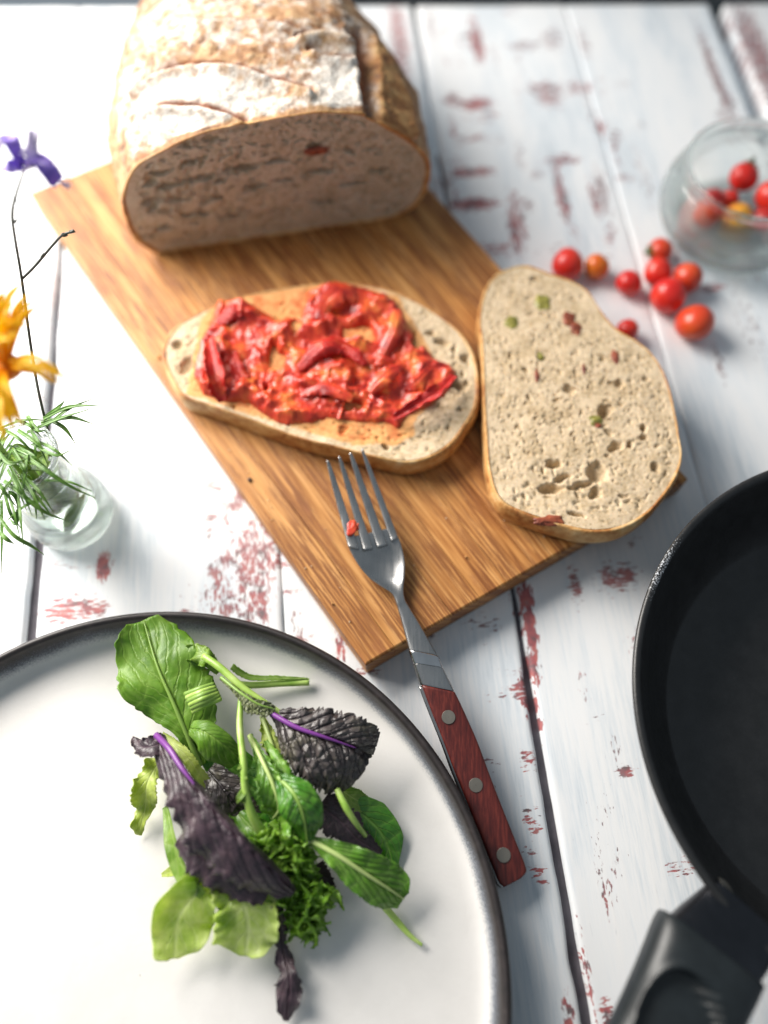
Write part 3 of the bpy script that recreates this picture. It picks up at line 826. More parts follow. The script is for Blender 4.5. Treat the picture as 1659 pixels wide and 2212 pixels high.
# ------------------------------------------------------------------ leaves (also petals and tomato skins)
def leaf_mesh(spine, wid, nu=90, nv=41, fold=(0, 0), cup=(0.4, 0.4), roll=0.0, ruff=(0, 5, 0), serr=(0, 20, .5), blist=(0, 100), seed=0, up0=(0, 0, 1), vein=0.0, nvein=8, slant=.35, crinkle=0.0):
    """spine: world points; wid rows (t, left, right) in metres"""
    sp_ = spline(np.asarray(spine, float), nu)
    T = np.gradient(sp_, axis=0); T /= np.linalg.norm(T, axis=1, keepdims=True)
    up0 = np.asarray(up0, float)
    side = np.cross(T, up0); side /= np.linalg.norm(side, axis=1, keepdims=True) + 1e-9
    nor = np.cross(side, T)
    t = np.linspace(0, 1, nu)
    rl = np.interp(t, np.linspace(0, 1, len(roll)), roll) if np.ndim(roll) else np.full(nu, roll)
    c, s = np.cos(rl)[:, None], np.sin(rl)[:, None]
    side, nor = side * c + nor * s, nor * c - side * s
    wid = np.asarray(wid, float)
    wl = np.interp(t, wid[:, 0], wid[:, 1]); wr = np.interp(t, wid[:, 0], wid[:, 2])
    ker = np.hanning(9); ker /= ker.sum()
    sm = lambda a: np.convolve(np.pad(a, 4, mode='edge'), ker, 'valid')
    wl, wr = sm(wl), sm(wr)
    w = np.linspace(-1, 1, nv); aw = np.abs(w)
    rg = np.random.RandomState(seed)
    ph1, ph2 = rg.rand(2) * 6.28
    V = np.zeros((nu, nv, 3))
    lat = np.zeros((nu, nv)); hgt = np.zeros((nu, nv))
    for sgn, wd, fo, cu in ((-1, wl, fold[0], cup[0]), (1, wr, fold[1], cup[1])):
        m_ = w * sgn >= 0
        x = aw[m_]
        if abs(cu) < 1e-3: la, ha = x * math.cos(fo), x * math.sin(fo)
        else: la = (np.sin(fo + cu * x) - math.sin(fo)) / cu; ha = -(np.cos(fo + cu * x) - math.cos(fo)) / cu
        k = np.ones((nu, m_.sum()))
        if serr[0]:
            ph = (t * serr[1] + .35 * np.sin(t * 37 + ph1) + (0 if sgn > 0 else .4)) % 1
            saw = np.where(ph < serr[2], ph / serr[2], (1 - ph) / (1 - serr[2]))
            amp = serr[0] * (.6 + .8 * vnoise(np.stack([t * serr[1] * .7, 0 * t + seed, 0 * t + sgn], -1), 4))
            k = 1 - (amp * (1 - saw))[:, None] * (x ** 4)[None]
        lat[:, m_] = sgn * la[None] * wd[:, None] * k
        r = ruff[0] * (np.sin(t * ruff[1] * 6.283 + ph1 + (0 if sgn > 0 else 1.7) + 1.3 * np.sin(t * 9 + ph2)))[:, None] * (x[None] ** 2.2) + \
            ruff[2] * (np.sin(t * ruff[1] * 2.7 * 6.283 + ph2))[:, None] * (x[None] ** 4)
        hgt[:, m_] = ha[None] * wd[:, None] + r * np.minimum(wd[:, None] / (wd.max() + 1e-9) * 1.5, 1)
    V = sp_[:, None] + lat[..., None] * side[:, None] + hgt[..., None] * nor[:, None]
    if blist[0]:
        b = 1 - np.abs(fbm(V * blist[1], 2, seed + 3) * 2 - 1) * 1.6
        V = V + (b * blist[0] * np.clip(aw / .15, 0.1, 1))[..., None] * nor[:, None]
    if vein:
        phv = ((t[:, None] - aw[None] * slant) * nvein) % 1
        g = np.exp(-((phv - .5) / .10) ** 2) * (1 - aw[None] * .6) + np.exp(-(aw[None] / .07) ** 2) * 1.2
        V = V - (g * vein)[..., None] * nor[:, None]
    if crinkle:
        V = V + ((fbm(V * 60, 2, seed + 8) - .5) * crinkle)[..., None] * nor[:, None]
    uv = np.stack(np.broadcast_arrays(t[:, None], (w * .5 + .5)[None]), -1).reshape(-1, 2)
    return V, uv, sp_, nor

def leaf(name, label, spx, wpx, mat, ribmat=None, cat='salad leaf', rib=(.0011, .0004), parent=None, th=.00035, group=None, zmin=None, riblift=.0003, **kw):
    sp3 = [P(*p) for p in spx]
    k = np.mean([mpp(p) for p in sp3])
    V, uv, spn, nor = leaf_mesh(sp3, [(t, a * k, b * k) for t, a, b in wpx], **kw)
    if zmin is not None: V[..., 2] = np.maximum(V[..., 2], zmin + .0008 * vnoise(V * 200, 3))
    nu, nv = V.shape[:2]
    if parent is None:
        root = thing(name, (spn[0][0], spn[0][1], min(V[..., 2].min(), spn[0][2])), label, cat, group)
        bn = 'blade'
    else: root = parent; bn = name
    o = mk(bn, V.reshape(-1, 3), gridfaces(nu, nv), mat, root, uv=uv)
    sd = o.modifiers.new('thickness', 'SOLIDIFY'); sd.thickness = th; sd.offset = 0
    if ribmat is not None:
        q = spn + nor * riblift
        tv, tf = tube_vf(q, np.linspace(rib[0], rib[1], len(q)), 8)
        mk('midrib', tv, tf, ribmat, root)
    return root

# tomato skins lying in the pulp
Zs = Z1 + .006
for k, (spx, w_, kw) in enumerate([
        ([(452, 735, Zs), (462, 790, Zs + .003), (470, 830, Zs + .002), (480, 868, Zs - .002)], [(0, 14, 16), (.4, 26, 26), (.75, 24, 28), (1, 8, 10)], dict(cup=(1.0, 1.2), crinkle=.004)),
        ([(470, 700, Zs), (500, 672, Zs + .003), (545, 668, Zs)], [(0, 12, 12), (.5, 30, 28), (1, 12, 12)], dict(cup=(-.9, -.9), crinkle=.004)),
        ([(640, 800, Zs), (690, 755, Zs + .004), (740, 750, Zs + .003), (790, 790, Zs)], [(0, 14, 10), (.4, 34, 26), (.7, 26, 20), (1, 8, 8)], dict(cup=(-.8, -1.0), crinkle=.005)),
        ([(858, 672, Zs + .001), (850, 710, Zs + .004), (832, 750, Zs + .002), (815, 790, Zs)], [(0, 16, 14), (.4, 26, 24), (1, 12, 10)], dict(cup=(-1.0, -1.0), crinkle=.004)),
        ([(978, 812, Zs), (945, 845, Zs + .003), (905, 872, Zs + .002), (850, 905, Zs - .001)], [(0, 14, 8), (.4, 22, 18), (1, 10, 8)], dict(cup=(1.1, .8), crinkle=.004)),
        ([(690, 690, Zs), (705, 650, Zs + .004), (740, 630, Zs + .003), (770, 650, Zs)], [(0, 16, 14), (.5, 36, 34), (1, 14, 14)], dict(cup=(-.7, -.9), crinkle=.006)),
        ([(728, 905, Zs - .003), (735, 870, Zs - .001), (730, 840, Zs)], [(0, 20, 8), (.5, 14, 10), (1, 4, 4)], dict(cup=(.6, .6), crinkle=.003)),
        ([(930, 790, Zs), (900, 820, Zs + .002), (870, 835, Zs + .001)], [(0, 16, 12), (.5, 24, 20), (1, 8, 8)], dict(cup=(-.7, -.9), crinkle=.005)),
        ([(505, 760, Zs - .001), (520, 810, Zs + .001), (545, 850, Zs - .002)], [(0, 14, 10), (.5, 20, 22), (1, 8, 8)], dict(cup=(-.9, .7), crinkle=.005)),
        ([(650, 850, Zs - .001), (700, 840, Zs + .001), (760, 870, Zs - .001)], [(0, 14, 14), (.5, 26, 22), (1, 12, 8)], dict(cup=(-.6, -.8), crinkle=.006)),
        ([(800, 850, Zs - .001), (830, 820, Zs + .002), (870, 790, Zs)], [(0, 14, 14), (.5, 24, 26), (1, 12, 8)], dict(cup=(-.6, -.8), crinkle=.006))]):
    kw['crinkle'] = kw['crinkle'] * (1.0 if k in (0, 4) else 1.3)
    leaf('tomato_skin' if k in (0, 1, 2, 4, 8) else 'tomato_piece', None, [(a_, b_, c_ - (.0004 if k in (0, 4) else .0018)) for a_, b_, c_ in spx], w_, MT_SKIN if k in (0, 1, 2, 4, 8) else MT_PULP, None, parent=tom, th=.0006, seed=k + 50, nu=60, nv=31, serr=(.25, 4, .5), ruff=(.0012, 2.3, .0006), blist=(.0005, 90), **kw)

# ------------------------------------------------------------------ fork
_c0 = P(1000, 1600, .008)
fork = thing('fork', (_c0[0], _c0[1], 0.001), 'steel fork with red wooden handle resting on the board edge beside the plate', 'fork')
V, F = [], []
def add(vf):
    F.extend(vf[1]); V.extend(vf[0])
add(loft_vf([(747, 1163, 852, 1139, .0262, .0016, .0005), (752, 1180, 859, 1155, .0256, .0017, .0010), (760, 1197, 867, 1178, .0250, .0018, .0022), (775, 1222, 874, 1210, .0242, .0020, .0034),
             (796, 1247, 874, 1242, .0232, .0024, .0030), (822, 1267, 872, 1262, .0224, .0028, .0016), (846, 1284, 872, 1280, .0216, .0032, .0004), (856, 1306, 876, 1298, .0210, .0034, 0),
             (861, 1322, 884, 1312, .0206, .0034, 0), (872, 1362, 911, 1356, .0200, .0036, 0), (884, 1409, 947, 1420, .0196, .0042, 0)], 28, .55, 90, len(V)))
for (r0, r1, tip) in (((747, 1163), (770, 1167), (708, 996)), ((779, 1168), (799, 1164), (733, 987)), ((808, 1162), (829, 1156), (757, 979)), ((838, 1150), (853, 1141), (782, 971))):
    r0, r1, tp = np.array(r0, float), np.array(r1, float), np.array(tip, float)
    dn = unit(np.array([*(r1 - r0), 0]))[:2]
    st = []
    for t, hw, z in ((-.12, 1.0, .0260), (0.0, 1.0, .0262), (.3, .86, .0280), (.6, .70, .0312), (.88, .48, .0350), (1.0, .26, .0366)):
        c = (r0 + r1) / 2 * (1 - t) + tp * t; h = np.linalg.norm(r1 - r0) / 2 * hw
        st.append((*(c - dn * h), *(c + dn * h), z, .0018 - .0004 * max(t, 0), 0))
    add(loft_vf(st, 16, .6, 30, len(V)))
mk('head', V, F, MT_STEEL, fork)
v, f = loft_vf([(883, 1407, 948, 1421, .0190, .0072), (884.5, 1412, 950, 1425, .0190, .0078), (891, 1433, 957, 1443, .0184, .0082), (892, 1436, 958, 1446, .0183, .0078)], 28, .5, 16)
mk('ferrule', v, f, MT_POLISH, fork)
v, f = loft_vf([(892.5, 1436, 958, 1446, .0182, .0076), (897, 1452, 967, 1464, .0176, .0078), (907, 1482, 983, 1497, .0166, .0082)], 28, .5, 20)
mk('bolster', v, f, MT_STEEL, fork)
EDGE = [(907, 1482, 983, 1497, .0166), (925, 1530, 999, 1530, .0154), (953, 1600, 1030, 1600, .0136), (978, 1668, 1058, 1675, .0118), (1005, 1735, 1087, 1750, .0102), (1035, 1812, 1115, 1820, .0086), (1062, 1880, 1134, 1868, .0072), (1074, 1908, 1136, 1884, .0068), (1084, 1917, 1126, 1896, .0066)]
v, f = loft_vf([(a - 3, b + 1, c - 2, d, z - .0008, .0024) for a, b, c, d, z in EDGE], 24, .35, 60)
mk('tang', v, f, MT_STEEL, fork)
def up_(a): return [(p[0] + 4, p[1] - 1, p[2], p[3], p[4] + .0022, .0036) for p in a]
v, f = loft_vf(up_(EDGE), 28, .42, 60); mk('handle_scale', v, f, MT_REDWOOD, fork)
v, f = loft_vf([(p[0] + 2, p[1], p[2] - 1, p[3], p[4] - .0036, .0032) for p in EDGE], 28, .42, 60); mk('handle_scale', v, f, MT_REDWOOD, fork)
for (x, y, z) in ((969, 1549, .0150), (1028, 1696, .0112), (1088, 1847, .0079)):
    c = P(x, y, z + .0042)
    pr = [(0.0001, .0001), (.0028, .0001), (.00285, .00005), (.0029, -.0002), (.0029, -.0022)]
    dz = (.0150 - .0079) / np.linalg.norm((P(969, 1549, .015) - P(1088, 1847, .008))[:2])
    ax2 = unit(P(969, 1549, .0)[:2] - P(1088, 1847, 0)[:2])
    o = lathe('rivet', pr, c, MT_RIVET, fork, 32); o.data.polygons.foreach_set('use_smooth', [False] * len(o.data.polygons))
    co = np.array([v_.co[:] for v_ in o.data.vertices])
    co[:, 2] += ((co[:, :2] - c[:2]) @ ax2) * dz
    o.data.vertices.foreach_set('co', co.ravel().astype(np.float32))
lump('tomato_smear', P(759, 1140, .0283), .0022, .0042, .0006, MT_PULP, fork, 5, unit((.93, -.3, 0)), unit((.3, .93, 0)))
lump('tomato_smear', P(771, 1137, .0272), .0013, .0022, .0009, MT_PULP, fork, 6, unit((.93, -.3, 0)), unit((.3, .93, 0)))

# ------------------------------------------------------------------ plate
PC = np.array([-0.0955, -0.0445, 0.0])
plate = thing('dinner_plate', PC, 'round off-white stoneware plate with a raised dark brown rim', 'plate')
prof = [(.0002, .0050), (.04, .0050), (.08, .0052), (.11, .0055), (.126, .0060), (.1335, .0070), (.1372, .0100), (.1384, .0150), (.1392, .0186), (.1398, .0200), (.1408, .0207), (.1419, .0206), (.1428, .0196), (.1430, .0180), (.1426, .0150), (.1405, .0090), (.134, .0040), (.11, .0015), (.088, .0012), (.085, .0002), (.080, .0002), (.078, .0018), (.0002, .0020)]
prof = spline(np.array(prof), 110); prof[:, 0] = np.maximum(prof[:, 0], .0002)
o = lathe('body', prof, (0, 0, 0), MT_PLATE, plate, 200, .003, 2)
o.location = (0, 0, 0)

# ------------------------------------------------------------------ frying pan
NPC = np.array([0.2122, 0.0500, 0.0])
MT_PAN = m_pan('nonstick_black', (.0105, .0110, .0115), .36)
MT_PANR = m_pan('worn_black_enamel', (.0165, .0165, .0170), .38, True)
MT_GRIP = m_pan('dark_grey_bakelite', (.010, .0135, .0155), .40)
pan = thing('frying_pan', NPC, 'black non-stick frying pan cut off by the right edge', 'frying pan')
prof = [(.0002, .0040), (.05, .0038), (.066, .0036), (.0720, .0040), (.0760, .0048), (.0800, .0058), (.0860, .0068), (.0895, .0085), (.0955, .0150), (.1010, .0240), (.1062, .0360), (.1092, .0425), (.1102, .0442), (.1112, .0452), (.1126, .0456), (.1136, .0450), (.1138, .0438), (.1130, .0420), (.1085, .0310), (.1030, .0190), (.0960, .0080), (.0900, .0020), (.0860, .0004), (.0002, .0004)]
prof = spline(np.array(prof), 130); prof[:, 0] = np.maximum(prof[:, 0], .0002)
o = lathe('body', prof, (0, 0, 0), MT_PANR, pan, 260); o.location = (0, 0, 0)
co = np.array([v_.co[:] for v_ in o.data.vertices]) + NPC
qx, qy = proj(co)
chip = np.clip((co[:, 2] - .0440) / .001, 0, 1) * (.22 + .46 * np.exp(-(((qx - 1440) / 60) ** 2 + ((qy - 1240) / 110) ** 2)) + .35 * np.exp(-(((qx - 1600) / 120) ** 2 + ((qy - 2000) / 80) ** 2)))
at = o.data.attributes.new('chip', 'FLOAT', 'POINT'); at.data.foreach_set('value', chip.astype(np.float32))
for (x, y) in ((1569, 1917), (1649, 1999)):
    zs_ = np.linspace(.012, .043, 200); rs_ = np.interp(zs_, [.0085, .0150, .0240, .0360, .0425], [.0895, .0955, .1010, .1062, .1092])
    a_ = min((P(x, y, z_) for z_ in zs_), key=lambda q_: abs(np.linalg.norm((q_ - NPC)[:2]) - np.interp(q_[2], zs_, rs_)))
    dr = unit((a_ - NPC) * (1, 1, 0)); c = a_
    lump('rivet', c, .0042, .0036, .0012, MT_RIVET, pan, int(x), np.cross(dr, (0, 0, 1.0)), unit(dr * .45 + np.array([0, 0, .9])), amp=.15)
v, f = loft_vf([(1540, 1898, 1700, 2040, .0400, .010), (1502, 1930, 1668, 2075, .0400, .013), (1470, 1956, 1650, 2105, .0412, .015), (1440, 1985, 1630, 2135, .0430, .0155)], 40, .72, 30)
_s = m_steel('dark_steel', .30, (.060, .062, .070))
mk('bracket', v, f, _s, pan)
v, f = loft_vf([(1432, 1966, 1640, 2128, .0440, .0150), (1426, 1966, 1643, 2130, .0442, .0200), (1414, 1990, 1636, 2142, .0448, .0222), (1395, 2040, 1624, 2168, .0455, .0230), (1366, 2110, 1606, 2205, .0465, .0230), (1322, 2205, 1585, 2260, .0480, .0225), (1262, 2310, 1540, 2350, .0500, .0215), (1180, 2480, 1450, 2500, .0530, .0205), (1060, 2720, 1290, 2760, .0570, .019)], 72, .62, 150)
v = np.array(v); qx, qy = proj(v)
el = ((qx - 1468) / 98) ** 2 + ((qy - 2262) / 168) ** 2
top = v[:, 2] > .050
dip = np.clip((1.02 - el) / .14, 0, 1); dip = dip * dip * (3 - 2 * dip)
v[:, 2] -= np.where(top, dip * .0050, 0); v[:, 2] += np.where(top, np.exp(-((el - 1.1) / .10) ** 2) * .0006, 0)
mk('handle_grip', v, f, MT_GRIP, pan)

# ------------------------------------------------------------------ cherry tomatoes
TM = [m_tomato('ripe_red_tomato', (.56, .012, .010), (.66, .022, .014), (.72, .05, .02)),
      m_tomato('orange_tomato', (.62, .10, .008), (.72, .17, .012), (.74, .26, .02)),
      m_tomato('red_orange_tomato', (.55, .03, .010), (.64, .055, .014), (.66, .10, .02)),
      m_tomato('golden_tomato', (.66, .22, .015), (.76, .33, .03), (.78, .42, .05)),
      m_tomato('dark_red_tomato', (.34, .012, .012), (.46, .02, .016), (.5, .06, .02))]
MT_STALK = Mat('green_calyx', .5); MT_STALK.color(MT_STALK.ramp(MT_STALK.noise(300, 3), [(.3, (.035, .06, .012)), (.7, (.12, .18, .04))])); MT_STALK = MT_STALK.m
def tomato(label, x, y, rpx, mi, ax_=(.2, .3, .93), zb=0.0, calyx=False, group='small tomatoes on the table', world=None, hz=None):
    c = P(x, y, zb + rpx * .00026) if world is None else np.asarray(world, float)
    r = rpx * mpp(c)
    if world is None: c = P(x, y, zb + r if hz is None else hz)
    t = thing('cherry_tomato', (c[0], c[1], c[2] - r), label, 'tomato', group)
    n = 28
    th = np.linspace(0, np.pi, n)[:, None]; ph = np.linspace(0, 2 * np.pi, n * 2, endpoint=False)[None]
    rr = 1 + .02 * np.sin(ph * 3 + x) * np.sin(th) - .10 * np.exp(-(th / .28) ** 2) - .02 * np.exp(-((np.pi - th) / .25) ** 2)
    u = np.stack([np.sin(th) * np.cos(ph), np.sin(th) * np.sin(ph), (np.cos(th) + 0 * ph) * .97], -1) * rr[..., None] * r
    a3 = unit(ax_); a1 = unit(np.cross(a3, (.3, .9, .2))); a2 = np.cross(a3, a1)
    u = u * np.array([1 + .05 * math.sin(x * 1.7), 1 + .05 * math.sin(y * 2.3), 1 + .06 * math.sin(x + y)])
    V = c + u[..., :1] * a1 + u[..., 1:2] * a2 + u[..., 2:] * a3
    V[..., 2] = np.maximum(V[..., 2], c[2] - r + .0001)
    mk('fruit', V.reshape(-1, 3), gridfaces(n, n * 2, False, True), TM[mi], t)
    if calyx:
        tube('stalk', [c + a3 * r * .86, c + a3 * r * 1.2, c + a3 * r * 1.35 + a1 * r * .15], [r * .16, r * .12, r * .15], MT_STALK, t, 8, 8)
        for k in range(5):
            an = 6.283 * k / 5; d_ = a1 * math.cos(an) + a2 * math.sin(an)
            pts = [c + a3 * r * .92, c + a3 * r * .98 + d_ * r * .35, c + a3 * r * .80 + d_ * r * .68]
            Vv, uv, _, _ = leaf_mesh(pts, [(0, r * .10, r * .10), (.4, r * .14, r * .14), (1, r * .02, r * .02)], nu=10, nv=5, up0=a3, cup=(.3, .3))
            oo = mk('sepal', Vv.reshape(-1, 3), gridfaces(10, 5), MT_STALK, t)
            sdm = oo.modifiers.new('thickness', 'SOLIDIFY'); sdm.thickness = .0004
    return t
for args in [('red tomato next to the orange one, above the plain slice', 1226, 571, 35, 0, (.3, -.1, -.6)),
             ('orange tomato touching the red one above the plain slice', 1289, 575, 28, 1, (.5, .4, .6)),
             ('small red tomato alone between the slice and the tomato cluster', 1358, 611, 27, 0, (-.3, .5, -.7)),
             ('orange-red tomato with a green stalk in front of the glass pot', 1426, 541, 26, 2, (-.93, -.22, .12), 0, True),
             ('red tomato wedged in the middle of the cluster, below the stalked one', 1421, 588, 29, 0, (.1, .5, -.8)),
             ('orange-tinged red tomato on the right side of the cluster', 1485, 600, 33, 2, (.6, .3, -.3)),
             ('large bright red tomato at the front of the cluster', 1444, 638, 39, 0, (-.2, .1, -.9)),
             ('large matt red tomato lying lowest, apart to the right', 1501, 697, 40, 2, (.3, -.5, -.6)),
             ('red tomato half hidden behind the edge of the plain slice', 1355, 714, 24, 0, (.2, .6, -.5))]:
    tomato(*args)

# ------------------------------------------------------------------ glass pot with tomatoes
JC = P(1566, 492, 0)
pot = thing('glass_pot', JC, 'squat clear glass pot holding tomatoes at the right edge', 'glass pot')
outer = [(.0002, .0004), (.026, .0002), (.0335, .0012), (.0385, .0050), (.0425, .0130), (.0438, .0210), (.0430, .0280), (.0405, .0345), (.0378, .0385), (.0370, .0405), (.0376, .0420), (.0380, .0435), (.0374, .0447), (.0362, .0450)]
inner = [(.0352, .0447), (.0350, .0430), (.0352, .0405), (.0366, .0370), (.0396, .0290), (.0408, .0210), (.0392, .0140), (.0352, .0078), (.0290, .0056), (.0180, .0050), (.0002, .0048)]
pr = spline(np.array(outer + inner), 120); pr[:, 0] = np.maximum(pr[:, 0], .0002)
o = lathe('body', pr, (0, 0, 0), MT_GREENGLASS, pot, 96); o.location = (0, 0, 0)
for lab, dx, dy, z, r, mi, axx, cal in [('brownish orange tomato inside the glass pot, nearest its left wall', -.0165, -.0030, .0140, .0083, 2, (.5, .3, .6), False),
                                   ('golden orange tomato on the bottom of the glass pot', .0005, -.0060, .0138, .0084, 3, (.2, -.5, .8), False),
                                   ('red tomato with a dark green top lying highest in the glass pot', .0075, .0215, .0175, .0082, 0, (.4, .6, .5), True),
                                   ('large red tomato in the glass pot, cut by the picture edge', .0220, .0080, .0165, .0092, 0, (-.2, .5, .8), False),
                                   ('tiny red tomato in the middle of the glass pot', .0005, .0120, .0105, .0052, 0, (-.2, .5, .8), False),
                                   ('dark red tomato in the glass pot, right of the golden one', .0155, -.0075, .0133, .0078, 4, (.5, .3, .5), False),
                                   ('dull red tomato in the glass pot behind the golden one', -.0100, .0090, .0120, .0068, 4, (.2, .2, .9), False)]:
    c = JC + np.array([dx, dy, z])
    tomato(lab, 0, 0, r / mpp(c), mi, axx, 0, cal, 'tomatoes in the glass pot', c)

# ------------------------------------------------------------------ salad
G_ROM = m_leaf('romaine_green', (.070, .19, .008), (.125, .285, .014), (.20, .38, .03), (.30, .47, .09), .42, 120, .35, 7, .5, .28)
G_LT = m_leaf('light_green_leaf', (.13, .27, .02), (.20, .36, .035), (.30, .46, .07), (.42, .55, .17), .40, 150, .35, 6, .45, .35)
G_PALE = m_leaf('pale_lettuce', (.40, .58, .08), (.60, .74, .20), (.76, .84, .42), (.78, .85, .52), .42, 110, .4, 6, .4, .50)
G_DK = m_leaf('glossy_dark_green', (.026, .13, .008), (.052, .21, .010), (.10, .30, .018), (.20, .40, .06), .28, 130, .65, 7, .4, .18, wet=.5)
G_BABY = m_leaf('baby_cos_green', (.065, .20, .010), (.11, .29, .015), (.18, .38, .03), (.34, .52, .13), .34, 150, .5, 8, .6, .2, wet=.35)
G_MUST = m_leaf('purple_mustard', (.050, .040, .040), (.080, .066, .062), (.105, .094, .060), (.030, .018, .026), .34, 240, 1.0, 8, .4, .05, wet=.45)
G_PURP = m_leaf('dark_purple_leaf', (.020, .014, .018), (.042, .028, .036), (.085, .050, .060), (.085, .046, .066), .38, 200, .45, 9, .5, .07, wet=.2)
G_YEL = m_leaf('yellow_green_leaf', (.30, .42, .04), (.46, .57, .09), (.60, .68, .20), (.62, .70, .28), .42, 150, .45, 6, .4, .35)
RIB_P = simple('purple_midrib', (.19, .045, .26), .32)
RIB_W = simple('pale_green_rib', (.46, .58, .20), .4)
RIB_G = simple('green_rib', (.22, .36, .07), .4)
_st = Mat('pale_stem', .36); _st.color(_st.ramp(_st.noise(120, 4), [(.3, (.22, .40, .05)), (.55, (.38, .55, .12)), (.75, (.55, .66, .26))])); STEM = _st.m
ZP = .0062
SG = 'mixed salad on the plate'
def stem(label, pts, r, mat=STEM, nub=(), cat='salad stem', flat=None):
    p3 = [P(*q) for q in pts]; k = np.mean([mpp(q) for q in p3])
    t = thing('salad_stem', (p3[0][0], p3[0][1], ZP), label, cat, SG)
    tube('stalk', p3, np.array(r) * k, mat, t, 12, 40)
    sp_ = spline(np.array(p3), 40)
    for (f_, dx, dy, s) in nub:
        c = sp_[int(f_ * 39)]; d_ = P(829 + dx, 1106 + dy, .02) - P(829, 1106, .02)
        Vv, uv, _, _ = leaf_mesh([c, c + d_ * .6 + (0, 0, .001), c + d_], [(0, s * k, s * k), (.5, s * k * .9, s * k * .9), (1, s * k * .2, s * k * .2)], nu=16, nv=9, cup=(.5, .5), seed=int(f_ * 99))
        oo = mk('lobe', Vv.reshape(-1, 3), gridfaces(16, 9), G_LT, t, uv=uv); sdm = oo.modifiers.new('thickness', 'SOLIDIFY'); sdm.thickness = .0004
    return t
# --- lowest layer
leaf('lettuce_leaf', 'pale crumpled lettuce leaf folded over at the lower left of the salad', [(475, 1895, .020), (425, 1930, .0235), (385, 1985, .0215), (376, 2072, .0150)],
     [(0, 26, 30), (.3, 56, 46), (.6, 74, 56), (.84, 74, 58), (.95, 48, 42), (1, 6, 8)], G_PALE, None, group=SG, cup=(-.5, .9), ruff=(.0040, 1.6, .0008), crinkle=.006, seed=3, zmin=ZP)
leaf('lettuce_leaf', 'pale lettuce leaf with frilled edge below the long purple leaf', [(480, 1880, .021), (520, 1940, .0225), (535, 1990, .0195), (530, 2066, .0145)],
     [(0, 36, 30), (.35, 68, 66), (.7, 74, 74), (.88, 66, 68), (.96, 44, 48), (1, 8, 8)], G_PALE, None, serr=(.07, 8, .5), group=SG, cup=(.35, .35), ruff=(.0040, 3.0, .0010), crinkle=.008, seed=4, zmin=ZP)
leaf('lettuce_leaf', 'bright green curled lettuce edge standing left of the long purple leaf', [(355, 1740, .016), (372, 1800, .020), (395, 1870, .022), (440, 1930, .024)],
     [(0, 6, 12), (.4, 12, 26), (.8, 12, 30), (1, 8, 16)], G_LT, None, group=SG, cup=(.9, .6), roll=-.6, crinkle=.003, seed=6, zmin=ZP)
leaf('lettuce_leaf', 'yellow-green crimped leaf with browned tip at the left of the salad', [(345, 1640, .016), (318, 1690, .018), (312, 1740, .015), (298, 1806, .0085)],
     [(0, 16, 22), (.3, 30, 32), (.6, 28, 30), (.8, 14, 26), (1, 6, 10)], G_YEL, None, group=SG, cup=(.5, .6), ruff=(.003, 2.3, .0004), crinkle=.005, seed=7, serr=(.25, 7, .5), zmin=ZP)
leaf('lettuce_leaf', 'tiny pale leaf tip poking out left under the long purple leaf', [(400, 1870, .014), (372, 1882, .013), (350, 1890, .0085)], [(0, 10, 10), (.5, 11, 12), (1, 4, 4)], G_YEL, None, group=SG, nu=30, nv=15, seed=8, zmin=ZP)
leaf('lettuce_leaf', 'yellow-green leaf edge behind the purple midrib of the long leaf', [(350, 1588, .016), (385, 1615, .021), (415, 1650, .022), (450, 1700, .017)], [(0, 8, 10), (.4, 14, 15), (1, 14, 16)], G_YEL, None, group=SG, crinkle=.003, seed=9, serr=(.2, 10, .4), zmin=ZP)
leaf('chard_leaf', 'dark green rounded leaf lying behind the baby lettuce leaf at the right', [(740, 1730, .014), (790, 1765, .014), (830, 1810, .012), (850, 1870, .0082)],
     [(0, 22, 16), (.4, 48, 52), (.75, 40, 60), (1, 12, 26)], G_DK, None, group=SG, cup=(-.3, -.3), crinkle=.003, seed=11, zmin=ZP)
leaf('lettuce_leaf', 'small light green leaf peeking out below the blistered purple leaf', [(735, 1705, .014), (770, 1728, .014), (806, 1745, .010)], [(0, 16, 16), (.5, 24, 26), (1, 14, 16)], G_LT, None, group=SG, crinkle=.004, seed=12, serr=(.2, 8, .5), zmin=ZP)
leaf('mustard_leaf', 'black-purple leaf piece in the gap left of the tall pale stem', [(450, 1665, .016), (480, 1700, .019), (505, 1735, .017), (535, 1775, .012)], [(0, 24, 18), (.4, 44, 44), (1, 40, 24)], G_MUST, None, group=SG, seed=13, blist=(.0004, 300), serr=(.15, 9, .5), zmin=ZP)
leaf('mustard_leaf', 'dark purple scrap of leaf sticking out below the baby lettuce leaf', [(680, 1870, .012), (705, 1915, .011), (722, 1950, .0085)], [(0, 24, 26), (.5, 26, 26), (1, 8, 10)], G_PURP, None, group=SG, seed=14, serr=(.35, 5, .5), nu=50, nv=21, zmin=ZP)
leaf('mustard_leaf', 'black-purple ragged leaf between the glossy leaf and the dark green one', [(690, 1740, .018), (735, 1775, .018), (775, 1815, .016), (822, 1842, .011)], [(0, 40, 40), (.4, 44, 44), (.8, 22, 26), (1, 8, 8)], G_PURP, None, group=SG, seed=15, serr=(.3, 9, .5), crinkle=.004, zmin=ZP)
leaf('spinach_leaf', 'deep green leaf lying flat under the middle of the salad', [(430, 1600, .010), (500, 1660, .013), (570, 1730, .013), (640, 1800, .010)], [(0, 16, 16), (.3, 46, 52), (.7, 56, 60), (1, 16, 16)], G_DK, None, group=SG, cup=(-.2, -.2), crinkle=.004, ruff=(.002, 2.5, .0005), seed=16, zmin=ZP)
